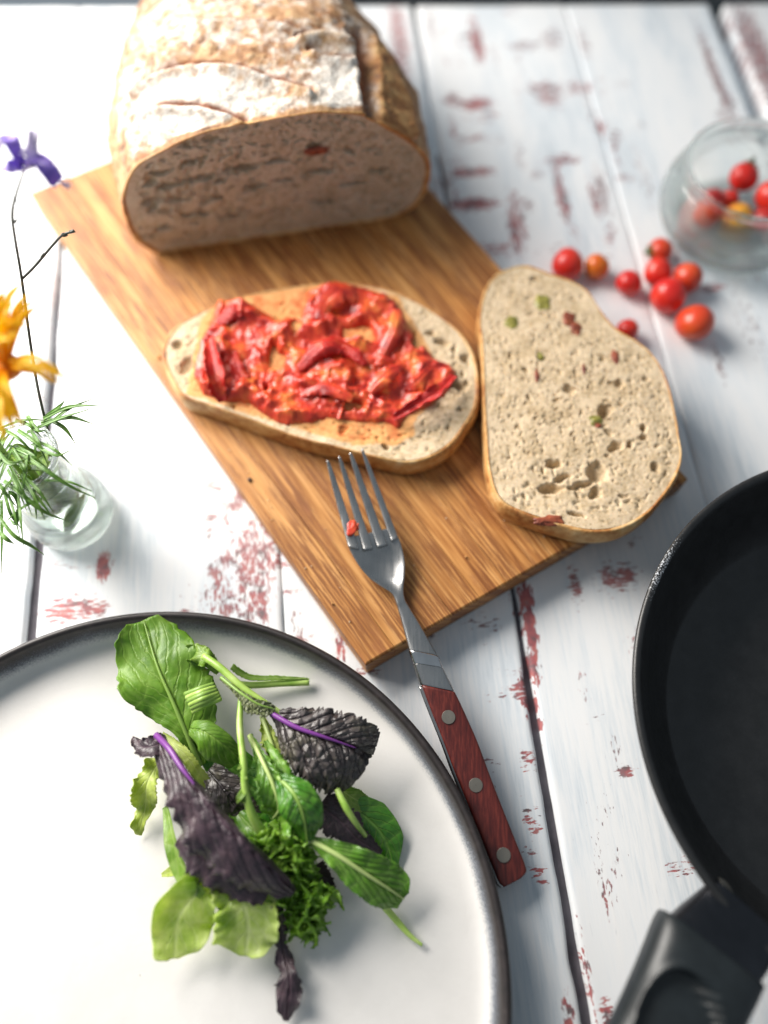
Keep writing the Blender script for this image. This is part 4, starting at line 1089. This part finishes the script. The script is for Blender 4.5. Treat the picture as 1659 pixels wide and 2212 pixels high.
leaf('mizuna_leaf', 'green toothed leaf filling the gap beside the long purple leaf', [(500, 1740, .014), (545, 1790, .019), (590, 1840, .020), (620, 1880, .018)], [(0, 12, 14), (.4, 34, 36), (.8, 36, 36), (1, 12, 12)], G_BABY, None, group=SG, serr=(.3, 8, .5), ruff=(.0025, 3, .0008), crinkle=.005, seed=17, zmin=ZP)
# --- frisee
fr = thing('frisee_leaf', P(640, 1900, ZP), 'curly frilled bright green leaf in the middle of the lower salad', 'salad leaf', SG)
G_FR = m_leaf('frisee_green', (.09, .24, .008), (.16, .36, .014), (.27, .48, .04), (.32, .52, .08), .36, 220, .5, 5, .4, .3)
leaf('blade', None, [(585, 1780, .016), (615, 1840, .019), (650, 1910, .016), (680, 2000, .010)], [(0, 24, 24), (.3, 44, 56), (.7, 56, 60), (.92, 44, 40), (1, 8, 8)], G_FR, None, parent=fr, ruff=(.004, 3.5, .0012), serr=(.3, 12, .5), crinkle=.008, seed=91, zmin=ZP)
rg = random.Random(5)
frpoly = [(560, 1790), (600, 1775), (640, 1810), (680, 1860), (705, 1900), (722, 1950), (722, 1990), (690, 2010), (640, 2022), (608, 2005), (600, 1950), (585, 1890), (570, 1840)]
cnt = 0
while cnt < 44:
    x, y = rg.uniform(560, 725), rg.uniform(1775, 2022)
    if not inpoly(np.array([x]), np.array([y]), frpoly)[0]: continue
    cnt += 1
    ang_ = math.atan2(y - 1840, x - 610) + rg.gauss(0, .8); ln = rg.uniform(24, 40)
    zc = .024 - .014 * (max(0, y - 1830) / 190) + rg.uniform(-.003, .003)
    p0 = (x - math.cos(ang_) * ln * .5, y - math.sin(ang_) * ln * .5, zc); p1 = (x, y, zc + .004); p2 = (x + math.cos(ang_) * ln * .5, y + math.sin(ang_) * ln * .5, max(zc - .002, ZP + .002))
    leaf('frill', None, [p0, p1, p2], [(0, 7, 7), (.4, 20, 20), (.8, 25, 25), (1, 12, 12)], G_FR, None, parent=fr, nu=40, nv=15, cup=(rg.uniform(.2, 1.2), rg.uniform(.2, 1.2)), ruff=(.0024, 2.6, .0012), serr=(.45, 6, .5), roll=rg.gauss(0, .4), seed=cnt, zmin=ZP)
# --- middle layer
leaf('romaine_leaf', 'broad green lettuce leaf leaning on the plate rim at the top of the salad', [(432, 1655, .016), (405, 1590, .022), (375, 1520, .026), (340, 1440, .027), (310, 1340, .024)],
     [(0, 10, 12), (.18, 14, 50), (.32, 26, 82), (.5, 64, 98), (.68, 92, 100), (.85, 88, 88), (.95, 62, 62), (1, 34, 36)], G_ROM, RIB_G, group=SG, cup=(.35, -.35), ruff=(.0022, 2.2, .0005), crinkle=.006, vein=.0004, nvein=7, seed=20, serr=(.10, 9, .6), rib=(.0014, .0003), riblift=-.0002)
leaf('romaine_leaf', 'bright folded green leaf below the cut stalk', [(408, 1572, .026), (440, 1580, .031), (480, 1606, .029), (520, 1640, .022)], [(0, 18, 16), (.3, 26, 42), (.7, 24, 54), (1, 14, 34)], G_ROM, None, group=SG, cup=(-.4, -.9), crinkle=.003, seed=21, vein=.0003)
t = thing('cut_stalk', P(437, 1510, .03), 'short pale ribbed stalk cut square, lying across the broad green leaf', 'salad stem', SG)
for k in range(6):
    o_ = k * 7.4
    p0, p1, p2 = P(400 + o_ * .45, 1503 + o_ * 1.0 - 3, .030 + .0016 * math.sin(k / 5 * 3.14)), P(432 + o_ * .30, 1488 + o_ * .95, .033 + .0022 * math.sin(k / 5 * 3.14)), P(462 + o_ * .42, 1478 + o_ * .85, .030)
    tube('rib', [p0, p1, p2], [.0011, .0012, .0010], STEM if k % 2 else RIB_G, t, 10, 14)
leaf('lettuce_leaf', 'small bright curly leaf at the top of the long green stem', [(472, 1452, .024), (450, 1425, .029), (425, 1408, .028), (408, 1412, .024)], [(0, 8, 10), (.4, 24, 20), (.8, 26, 22), (1, 12, 12)], G_LT, None, group=SG, ruff=(.0025, 2.4, .0008), crinkle=.004, seed=22, serr=(.15, 8, .5))
stem('green stem running from the curly leaf down to the blistered purple leaf', [(440, 1418, .028), (475, 1442, .031), (530, 1490, .032), (600, 1538, .031), (620, 1556, .030)], [9, 8.5, 8, 7, 6])
stem('pale cut stem pointing right towards the plate rim', [(500, 1478, .014), (545, 1480, .012), (610, 1476, .0105), (668, 1473, .0098)], [9, 7.5, 7.5, 8.5])
leaf('mizuna_leaf', 'thin green leaf strip along the pale stem pointing right', [(500, 1440, .018), (540, 1462, .015), (600, 1464, .013), (664, 1466, .0115)], [(0, 8, 9), (.3, 7, 8), (.7, 5, 6), (1, 2, 2)], G_LT, None, group=SG, serr=(.4, 7, .2), seed=23, cup=(.4, .4), nu=60, nv=13, zmin=ZP)
stem('tall pale stem with small lobes standing down the middle of the salad', [(521, 1500, .028), (518, 1570, .031), (526, 1650, .034), (530, 1710, .033), (548, 1768, .029), (580, 1822, .022)], [6.5, 7.5, 7.5, 7.5, 10, 13],
     nub=[(.42, -10, 6, 5), (.60, -13, 20, 9), (.66, -8, 10, 5), (.5, 9, 6, 4)])
leaf('mizuna_leaf', 'yellowish jagged leaf behind the stem, under the purple midrib', [(566, 1548, .022), (585, 1600, .026), (605, 1650, .024), (620, 1700, .018)], [(0, 6, 6), (.3, 20, 24), (.7, 24, 28), (1, 10, 10)], G_YEL, RIB_W, group=SG, serr=(.5, 9, .5), ruff=(.002, 3, .0006), seed=24, crinkle=.003)
leaf('mizuna_leaf', 'toothed bright green leaf just left of the glossy bubbled leaf', [(540, 1590, .024), (565, 1640, .031), (590, 1695, .033), (603, 1745, .030), (590, 1768, .026)], [(0, 7, 6), (.2, 12, 14), (.45, 34, 40), (.7, 56, 44), (.9, 60, 36), (1, 28, 18)], G_BABY, RIB_W, group=SG, serr=(.28, 11, .5), ruff=(.0028, 2.6, .0008), crinkle=.005, seed=25, vein=.0005)
leaf('mizuna_leaf', 'narrow bright green leaf between the stem and the purple leaf', [(575, 1600, .026), (600, 1640, .031), (625, 1680, .032), (650, 1700, .029)], [(0, 6, 6), (.5, 18, 22), (1, 8, 10)], G_BABY, None, group=SG, serr=(.4, 9, .5), ruff=(.002, 3, .0006), seed=26)
leaf('spinach_leaf', 'glossy bubbled dark green leaf in the centre of the salad', [(602, 1680, .032), (635, 1715, .0375), (655, 1760, .036), (664, 1818, .028)], [(0, 16, 26), (.3, 42, 50), (.6, 50, 50), (.85, 40, 36), (1, 14, 14)], G_DK, RIB_G, group=SG, cup=(-.75, -.75), blist=(.0011, 150), crinkle=.003, seed=27, vein=.0008, nvein=6)
stem('whitish green stalk crossing the dark leaves at the right', [(728, 1705, .026), (748, 1745, .027), (770, 1780, .024), (790, 1806, .018)], [7, 8, 6, 4.5])
# --- upper layer
leaf('mustard_leaf', 'blistered dark purple mustard leaf with bright violet midrib at the right', [(586, 1541, .031), (640, 1572, .035), (700, 1592, .035), (760, 1612, .031), (800, 1640, .024)],
     [(0, 5, 6), (.08, 26, 18), (.2, 46, 62), (.4, 62, 108), (.65, 68, 118), (.9, 66, 116), (.97, 56, 104), (1, 44, 90)], G_MUST, None, group=SG, cup=(-.25, -.55), blist=(.00038, 240), crinkle=.004, vein=.0011, nvein=7, seed=30, serr=(.13, 17, .7), nu=150, nv=71, ruff=(.0012, 3, .0006))
r_ = [o for o in bpy.data.objects if o.get('label', '').startswith('blistered dark purple')][0]
V_, F_ = tube_vf(spline(np.array([P(584, 1540, .0325), P(640, 1571, .0355), P(700, 1592, .0355), P(770, 1616, .0308)]), 40), [.0012, .0010, .0007, .0002], 8); mk('midrib', V_, F_, RIB_P, r_)
leaf('mustard_leaf', 'small grey-green toothed leaf on the stem above the violet midrib', [(478, 1464, .031), (520, 1497, .0345), (560, 1522, .035), (594, 1532, .033)], [(0, 3, 5), (.3, 5, 12), (.6, 10, 32), (.85, 14, 26), (1, 4, 5)], m_leaf('grey_green_leaf', (.06, .075, .03), (.11, .13, .05), (.19, .21, .10), (.3, .36, .14), .36, 420, .9, 9, .4, .1), RIB_G, group=SG, serr=(.35, 10, .5), seed=31, blist=(.0005, 500), rib=(.0008, .0003))
LPS = [(346, 1590, .028), (392, 1662, .040), (450, 1735, .044), (520, 1812, .043), (580, 1870, .036), (640, 1925, .026)]
leaf('mustard_leaf', 'long dark purple leaf with violet midrib lying diagonally over the salad', LPS,
     [(0, 8, 34), (.12, 20, 62), (.3, 24, 84), (.45, 26, 112), (.6, 28, 112), (.75, 28, 96), (.9, 26, 70), (1, 10, 20)], G_PURP, None, group=SG, fold=(-.9, -.15), cup=(-.6, -.45), ruff=(.0030, 4.2, .0010), vein=.0010, nvein=8, slant=.5, crinkle=.004, seed=33, serr=(.20, 7, .5), nu=150, nv=61)
r_ = [o for o in bpy.data.objects if o.get('label', '').startswith('long dark purple')][0]
V_, F_ = tube_vf(spline(np.array([P(338, 1588, .0290), P(366, 1618, .0365), P(392, 1658, .0408), P(420, 1695, .0430)]), 30), [.0014, .0013, .0010, .0003], 8); mk('midrib', V_, F_, RIB_P, r_)
leaf('mustard_leaf', 'dark purple curled tip at the upper end of the long purple leaf', [(362, 1600, .028), (330, 1612, .030), (305, 1612, .028), (286, 1594, .025)], [(0, 26, 22), (.4, 26, 26), (.75, 18, 16), (1, 3, 3)], G_PURP, None, group=SG, ruff=(.0022, 2, .0005), seed=34, serr=(.2, 6, .5), cup=(.4, -.4))
leaf('mustard_leaf', 'black fold of purple leaf hanging under the long purple leaf', [(385, 1812, .030), (440, 1852, .031), (500, 1892, .029), (580, 1932, .024)], [(0, 12, 22), (.25, 26, 56), (.5, 30, 66), (.75, 28, 56), (1, 10, 30)], G_PURP, None, group=SG, cup=(-.3, -.8), ruff=(.0030, 3.2, .0010), seed=35, serr=(.22, 6, .5), crinkle=.003)
leaf('cos_leaf', 'oblong baby lettuce leaf pointing to the lower right', [(672, 1815, .026), (730, 1848, .028), (790, 1888, .025), (840, 1920, .020), (872, 1942, .015)], [(0, 9, 9), (.2, 26, 26), (.45, 48, 46), (.7, 56, 50), (.9, 44, 44), (1, 16, 24)], G_BABY, RIB_W, group=SG, cup=(.25, -.45), ruff=(.0012, 2.4, .0005), vein=.0009, nvein=7, slant=.55, crinkle=.004, seed=36, rib=(.0012, .0003), serr=(.06, 10, .5))
stem('thin yellowish stem lying apart at the lower right of the salad', [(832, 1960, .0105), (858, 1990, .0088), (885, 2020, .0082), (912, 2042, .0078)], [8, 7.5, 5.5, 3.5])
leaf('mustard_leaf', 'small lobed purple leaf hanging from the bottom of the salad', [(596, 1955, .022), (606, 2010, .016), (612, 2060, .012), (626, 2120, .013), (618, 2206, .0085)], [(0, 12, 12), (.15, 18, 24), (.3, 16, 34), (.42, 12, 12), (.55, 20, 26), (.66, 16, 20), (.8, 30, 40), (.92, 24, 30), (1, 4, 6)], G_PURP, None, group=SG, ruff=(.002, 4, .0006), serr=(.25, 7, .5), seed=38, cup=(-.3, -.4), zmin=ZP, crinkle=.003, vein=.0005)

# ------------------------------------------------------------------ small vase with flowers
VC = P(160, 1112, 0)
vase = thing('bud_vase', VC, 'small clear glass bud vase holding flowers at the left edge', 'vase')
outer = [(.0002, .0003), (.015, .0002), (.0190, .0010), (.0205, .0040), (.0206, .0110), (.0196, .0180), (.0172, .0240), (.0150, .0290), (.0140, .0360), (.0138, .0520), (.0142, .0590), (.0156, .0615), (.0160, .0630), (.0152, .0638)]
inner = [(.0138, .0634), (.0128, .0610), (.0122, .0540), (.0122, .0360), (.0130, .0300), (.0150, .0245), (.0160, .0200), (.0154, .0140), (.0120, .0110), (.0002, .0105)]
pr = spline(np.array(outer + inner), 120); pr[:, 0] = np.maximum(pr[:, 0], .0002)
o = lathe('glass', pr, (0, 0, 0), MT_GLASS, vase, 80); o.location = (0, 0, 0)
pr = spline(np.array([(.0002, .0108), (.0118, .0113), (.0151, .0142), (.0157, .0200), (.0147, .0244), (.0128, .0300), (.0120, .0360), (.0119, .0430), (.0119, .0440), (.0002, .0438)]), 50); pr[:, 0] = np.maximum(pr[:, 0], .0002)
o = lathe('water', pr, (0, 0, 0), MT_WATER, vase, 64); o.location = (0, 0, 0)

NEED = m_leaf('needle_green', (.045, .14, .010), (.085, .22, .02), (.17, .34, .05), (.2, .36, .07), .42, 400, .2, 3, .4, .15)
sprig = thing('green_sprig', VC + np.array([0, 0, .012]), 'feathery green sprig with needle leaves spilling out of the bud vase', 'greenery')
mouth = VC + np.array([0, 0, .063])
tube('stem', [VC + np.array([.004, .002, .014]), VC + np.array([.001, -.002, .04]), mouth + np.array([-.001, 0, .006])], [.0016, .0015, .0012], STEM, sprig, 8, 16)
needles = [[(95, 905, .066), (150, 880, .072), (220, 876 - 1, .078)], [(90, 915, .066), (150, 902, .068), (200, 915, .068)], [(60, 935, .064), (130, 905, .070), (192, 885, .074)], [(105, 905, .064), (140, 925, .066), (163, 958, .062)],
           [(30, 970, .066), (90, 1010, .072), (150, 1050, .068), (206, 1076, .060)], [(10, 1040, .062), (50, 1070, .066), (95, 1105, .062), (150, 1127, .054)], [(-5, 1110, .060), (30, 1155, .060), (70, 1180, .054), (95, 1198, .048)],
           [(0, 1150, .058), (15, 1165, .058), (30, 1175, .054)], [(10, 1060, .06), (25, 1110, .058), (45, 1140, .052)], [(20, 1060, .06), (38, 1080, .058), (44, 1128, .050)], [(5, 1080, .062), (6, 1150, .058), (3, 1240, .050)],
           [(-10, 960, .070), (20, 1000, .076), (60, 990, .076)], [(25, 975, .07), (10, 1010, .075), (-10, 1060, .072)], [(28, 972, .072), (50, 1010, .076), (58, 1030, .072)], [(60, 985, .070), (56, 1020, .074), (50, 1060, .070)],
           [(40, 930, .068), (70, 950, .072), (110, 985, .070)], [(60, 900, .066), (80, 930, .07), (100, 930, .068)], [(40, 1100, .058), (34, 1130, .055), (20, 1120, .05)], [(10, 990, .07), (-20, 1040, .072), (-40, 1090, .066)],
           [(100, 900, .064), (128, 880, .070), (140, 865, .072)], [(70, 960, .07), (120, 985, .072), (150, 975, .068)], [(-20, 1020, .068), (10, 1060, .07), (40, 1100, .06)]]
for k, pts in enumerate(needles):
    p3 = [P(*q) for q in pts]
    Vv, uv, _, _ = leaf_mesh(p3, [(0, .0010, .0010), (.5, .0011, .0011), (1, .0001, .0001)], nu=30, nv=7, cup=(.9, .9), roll=random.uniform(-.5, .5))
    oo = mk('needle', Vv.reshape(-1, 3), gridfaces(30, 7), NEED, sprig, uv=uv); sdm = oo.modifiers.new('thickness', 'SOLIDIFY'); sdm.thickness = .0004
rn_ = random.Random(31)
for k in range(26):
    x0_, y0_ = rn_.uniform(0, 100), rn_.uniform(905, 1080); a_ = rn_.uniform(-.6, 2.6); L_ = rn_.uniform(50, 120)
    z0_ = .066 - max(0, y0_ - 950) * .00006
    p3 = [P(x0_, y0_, z0_), P(x0_ + math.cos(a_) * L_ * .5, y0_ + math.sin(a_) * L_ * .5 - 8, z0_ + .005), P(x0_ + math.cos(a_) * L_, y0_ + math.sin(a_) * L_, z0_)]
    Vv, uv, _, _ = leaf_mesh(p3, [(0, .0008, .0008), (.5, .0009, .0009), (1, .0001, .0001)], nu=20, nv=5, cup=(.9, .9), roll=rn_.uniform(-.5, .5))
    oo = mk('needle', Vv.reshape(-1, 3), gridfaces(20, 5), NEED, sprig, uv=uv); sdm = oo.modifiers.new('thickness', 'SOLIDIFY'); sdm.thickness = .0003
# leafy bits in the vase neck and water
for k, z in enumerate([.016, .018, .020, .022, .024, .027, .030, .033, .036, .040, .044, .048, .052, .056]):
    c = VC + np.array([random.uniform(-.008, .008), random.uniform(-.008, .008), z])
    a_ = random.uniform(0, 6.28); d_ = np.array([math.cos(a_) * .007, math.sin(a_) * .007, .005])
    Vv, uv, _, _ = leaf_mesh([c - d_, c + (0, 0, .001), c + d_], [(0, .001, .001), (.5, .0070, .0070), (1, .0006, .0006)], nu=20, nv=9, cup=(.6, .6))
    rad = np.hypot(Vv[..., 0] - VC[0], Vv[..., 1] - VC[1]); s_ = np.minimum(1, .0108 / np.maximum(rad, 1e-6))
    Vv[..., 0] = VC[0] + (Vv[..., 0] - VC[0]) * s_; Vv[..., 1] = VC[1] + (Vv[..., 1] - VC[1]) * s_
    oo = mk('leaf', Vv.reshape(-1, 3), gridfaces(20, 9), G_LT, sprig, uv=uv); sdm = oo.modifiers.new('thickness', 'SOLIDIFY'); sdm.thickness = .0004

# yellow flower
_y = Mat('yellow_petal', .45); _uv = _y.n('SeparateXYZ', {0: _y.co('UV')})
_yc = _y.ramp(_uv.outputs[0], [(.0, (.84, .26, .002)), (.15, (.90, .44, .003)), (.4, (.93, .62, .008)), (1.0, (.93, .70, .03))])
_y.color(_yc); _y.bump(_y.noise(1, 3, .5, _y.n('Mapping', {'Vector': _y.co('UV'), 'Scale': (3, 40, 1)}).outputs[0]), .3, .0004); _y.translucent(_yc, .5); MT_Y = _y.m
yc = P(10, 796, .118)
yf = thing('yellow_flower', (VC[0], VC[1], .012), 'large yellow flower with narrow petals cut by the left edge', 'flower')
tube('stem', [VC + np.array([-.004, .001, .016]), mouth + np.array([-.004, -.002, 0]), (mouth + yc) / 2 + np.array([-.006, -.004, .006]), yc + np.array([-.001, .001, -.004])], [.0012, .0012, .0013], STEM, yf, 8, 24)
pet = [((45, 612, .128), 7), ((74, 648, .130), 7), ((14, 650, .134), 9), ((20, 690, .138), 10), ((-30, 640, .126), 10), ((140, 812, .128), 6), ((146, 850 - 14, .126), 5), ((118, 830, .122), 6), ((95, 800, .136), 9), ((148, 808, .124), 4),
       ((52, 925, .122), 12), ((30, 935, .126), 14), ((10, 955, .128), 13), ((-12, 950, .126), 12), ((-80, 760, .120), 12), ((-90, 830, .120), 12), ((-60, 900, .122), 12), ((40, 720, .142), 9), ((60, 700, .134), 6), ((28, 655, .132), 8), ((8, 630, .130), 9), ((48, 690, .136), 8), ((-8, 610, .126), 9), ((22, 735, .142), 9), ((-2, 700, .140), 10), ((100, 812, .134), 9), ((150, 822, .128), 7), ((128, 796, .132), 7), ((80, 660, .130), 8), ((62, 632, .132), 7), ((30, 900, .130), 11)]
for k, ((x, y, z), hw) in enumerate(pet):
    p2 = P(x, y, z); m_ = mpp(p2); mid = (yc + p2) / 2 + np.array([0, 0, .004 + .004 * random.random()]) + (p2 - yc) * .1
    Vv, uv, _, _ = leaf_mesh([yc, mid, p2], [(0, hw * m_ * .7, hw * m_ * .7), (.45, hw * m_ * 1.25, hw * m_ * 1.25), (.75, hw * m_ * .85, hw * m_ * .85), (.92, hw * m_ * .3, hw * m_ * .3), (1, hw * m_ * .06, hw * m_ * .06)], nu=34, nv=11, up0=unit(CAMP - yc) + np.array([random.uniform(-.3, .3), random.uniform(-.3, .3), 0]), cup=(.5, .5), roll=random.uniform(-.25, .25), crinkle=.002, seed=k)
    oo = mk('petal', Vv.reshape(-1, 3), gridfaces(34, 11), MT_Y, yf, uv=uv); sdm = oo.modifiers.new('thickness', 'SOLIDIFY'); sdm.thickness = .0003
lump('flower_centre', yc + np.array([0, 0, .001]), .006, .006, .0045, simple('orange_flower_centre', (.72, .22, .004), .6), yf, 4, amp=.3)

# violet flower on its thin stem
_v = Mat('violet_petal', .5); _vc = _v.ramp(_v.noise(90, 3), [(.3, (.22, .13, .56)), (.55, (.40, .28, .76)), (.75, (.64, .52, .88))]); _v.color(_vc); _v.translucent(_vc, .35); MT_V = _v.m
_v2 = Mat('pale_lilac_petal', .5, (.62, .58, .72)); _v2.translucent((.6, .55, .7), .4); MT_V2 = _v2.m
MT_DS = simple('dark_stem', (.055, .06, .045), .5)
vf_ = thing('violet_flower', (VC[0], VC[1], .014), 'small violet flower on a thin dark branching stem', 'flower')
fc_ = P(74, 408 - 45, .150)
tube('stem', [VC + np.array([.004, 0, .016]), P(96, 900, .064), P(70, 770, .078), P(47, 603, .100), P(30, 500, .120), P(27, 455, .130), P(38, 410, .140), P(53, 366, .149)], [.0006, .0006, .0006, .0006, .0005], MT_DS, vf_, 8, 70)
tube('side_stem', [P(47, 603, .100), P(75, 575, .100), P(115, 528, .104), P(135, 508, .106), P(158, 500, .107)], [.0006, .0006, .0005, .0006], MT_DS, vf_, 8, 30)
lump('bud', P(138, 507, .106), .0014, .0009, .0009, MT_DS, vf_, 2); lump('bud', P(156, 500, .107), .0013, .0008, .0008, MT_DS, vf_, 3)
for (a_, b_) in (((35, 436, .136), (27, 424, .138)), ((32, 480, .125), (39, 470, .127)), ((90, 556, .102), (95, 545, .104))):
    tube('bract', [P(*a_), P(*b_)], [.0007, .0001], MT_DS, vf_, 6, 4)
fb = P(55, 360, .150)
for k, (pts, w_, mt) in enumerate([([(55, 358, .150), (38, 335, .156), (25, 305, .160), (14, 293, .158)], [(0, 4, 4), (.35, 10, 10), (.75, 14, 13), (1, 6, 6)], MT_V),
                                   ([(52, 360, .150), (35, 355, .154), (15, 361, .155), (-6, 364, .154)], [(0, 5, 5), (.4, 12, 10), (1, 3, 3)], MT_V),
                                   ([(60, 358, .150), (85, 352, .155), (108, 375, .154), (122, 394, .150)], [(0, 8, 8), (.4, 15, 13), (.8, 16, 15), (1, 9, 9)], MT_V),
                                   ([(58, 358, .150), (66, 335, .158), (70, 305, .162), (73, 283, .162)], [(0, 6, 6), (.3, 13, 14), (.6, 7, 8), (.85, 9, 9), (1, 4, 4)], MT_V2),
                                   ([(56, 360, .150), (72, 345, .157), (88, 350, .158)], [(0, 8, 8), (.5, 14, 12), (1, 6, 6)], MT_V),
                                   ([(122, 392, .149), (135, 396, .148), (150, 403, .147)], [(0, 2, 2), (.5, 3, 3), (1, 5, 5)], MT_V2),
                                   ([(30, 320, .157), (15, 312, .156), (3, 318, .154)], [(0, 6, 6), (.5, 10, 10), (1, 5, 5)], MT_V2)]):
    p3 = [P(*q) for q in pts]; m_ = mpp(p3[0])
    Vv, uv, _, _ = leaf_mesh(p3, [(t_, a_ * m_ * 1.45, b_ * m_ * 1.45) for t_, a_, b_ in w_], nu=30, nv=13, up0=unit(CAMP - fb) + np.array([.1, .2, .3]), cup=(.5, .5), ruff=(.0010, 2, .0004), crinkle=.003, seed=k + 70)
    oo = mk('petal', Vv.reshape(-1, 3), gridfaces(30, 13), mt, vf_, uv=uv); sdm = oo.modifiers.new('thickness', 'SOLIDIFY'); sdm.thickness = .0003

# crumbs and specks on the board
rg = random.Random(9)
for lab, x, y, r in (('dark seed lying on the board left of the fork', 539, 1036, 4.5), ('pale bread crumb on the board right of the fork', 1006, 1203, 2.2), ('pale bread crumb near the lower left board edge', 718, 1304, 2.0), ('pale crumb beside the topped slice at the left board edge', 342, 771, 5)):
    mt = simple('dark_seed', (.05, .02, .012), .5) if 'dark' in lab else MT_SCRUST
    c = P(x, y, ZB + .0006); o = lump('crumb_speck' if 'crumb' in lab else 'seed', c, r * .00021, r * .00026, .0006, mt, None, int(x), n=8)
    tag(o, lab, 'crumb' if 'crumb' in lab else 'seed')

CV, CF = [], []
for k in range(60):
    st_ = (rg.uniform(.02, .98), rg.uniform(.02, .62)) if k < 40 else (rg.uniform(.01, .05), rg.uniform(.02, .7))
    c = bil(*st_) + np.array([0, 0, .0003]); h = rg.uniform(.0002, .00055)
    off = len(CV)
    for d_ in ((1, 0, 0), (-.3, .9, 0), (-.7, -.6, 0), (.1, 0, .9), (.4, -.8, .3)):
        CV.append(c + np.array(d_) * h * rg.uniform(.7, 1.4))
    CF += [(off, off + 1, off + 3), (off + 1, off + 2, off + 3), (off + 2, off + 4, off + 3), (off + 4, off, off + 3)]
tag(mk('bread_crumbs', CV, CF, MT_CRUMB, None, smooth=False), 'tiny pale bread crumbs strewn over the bamboo cutting board', 'crumbs', None, 'stuff')
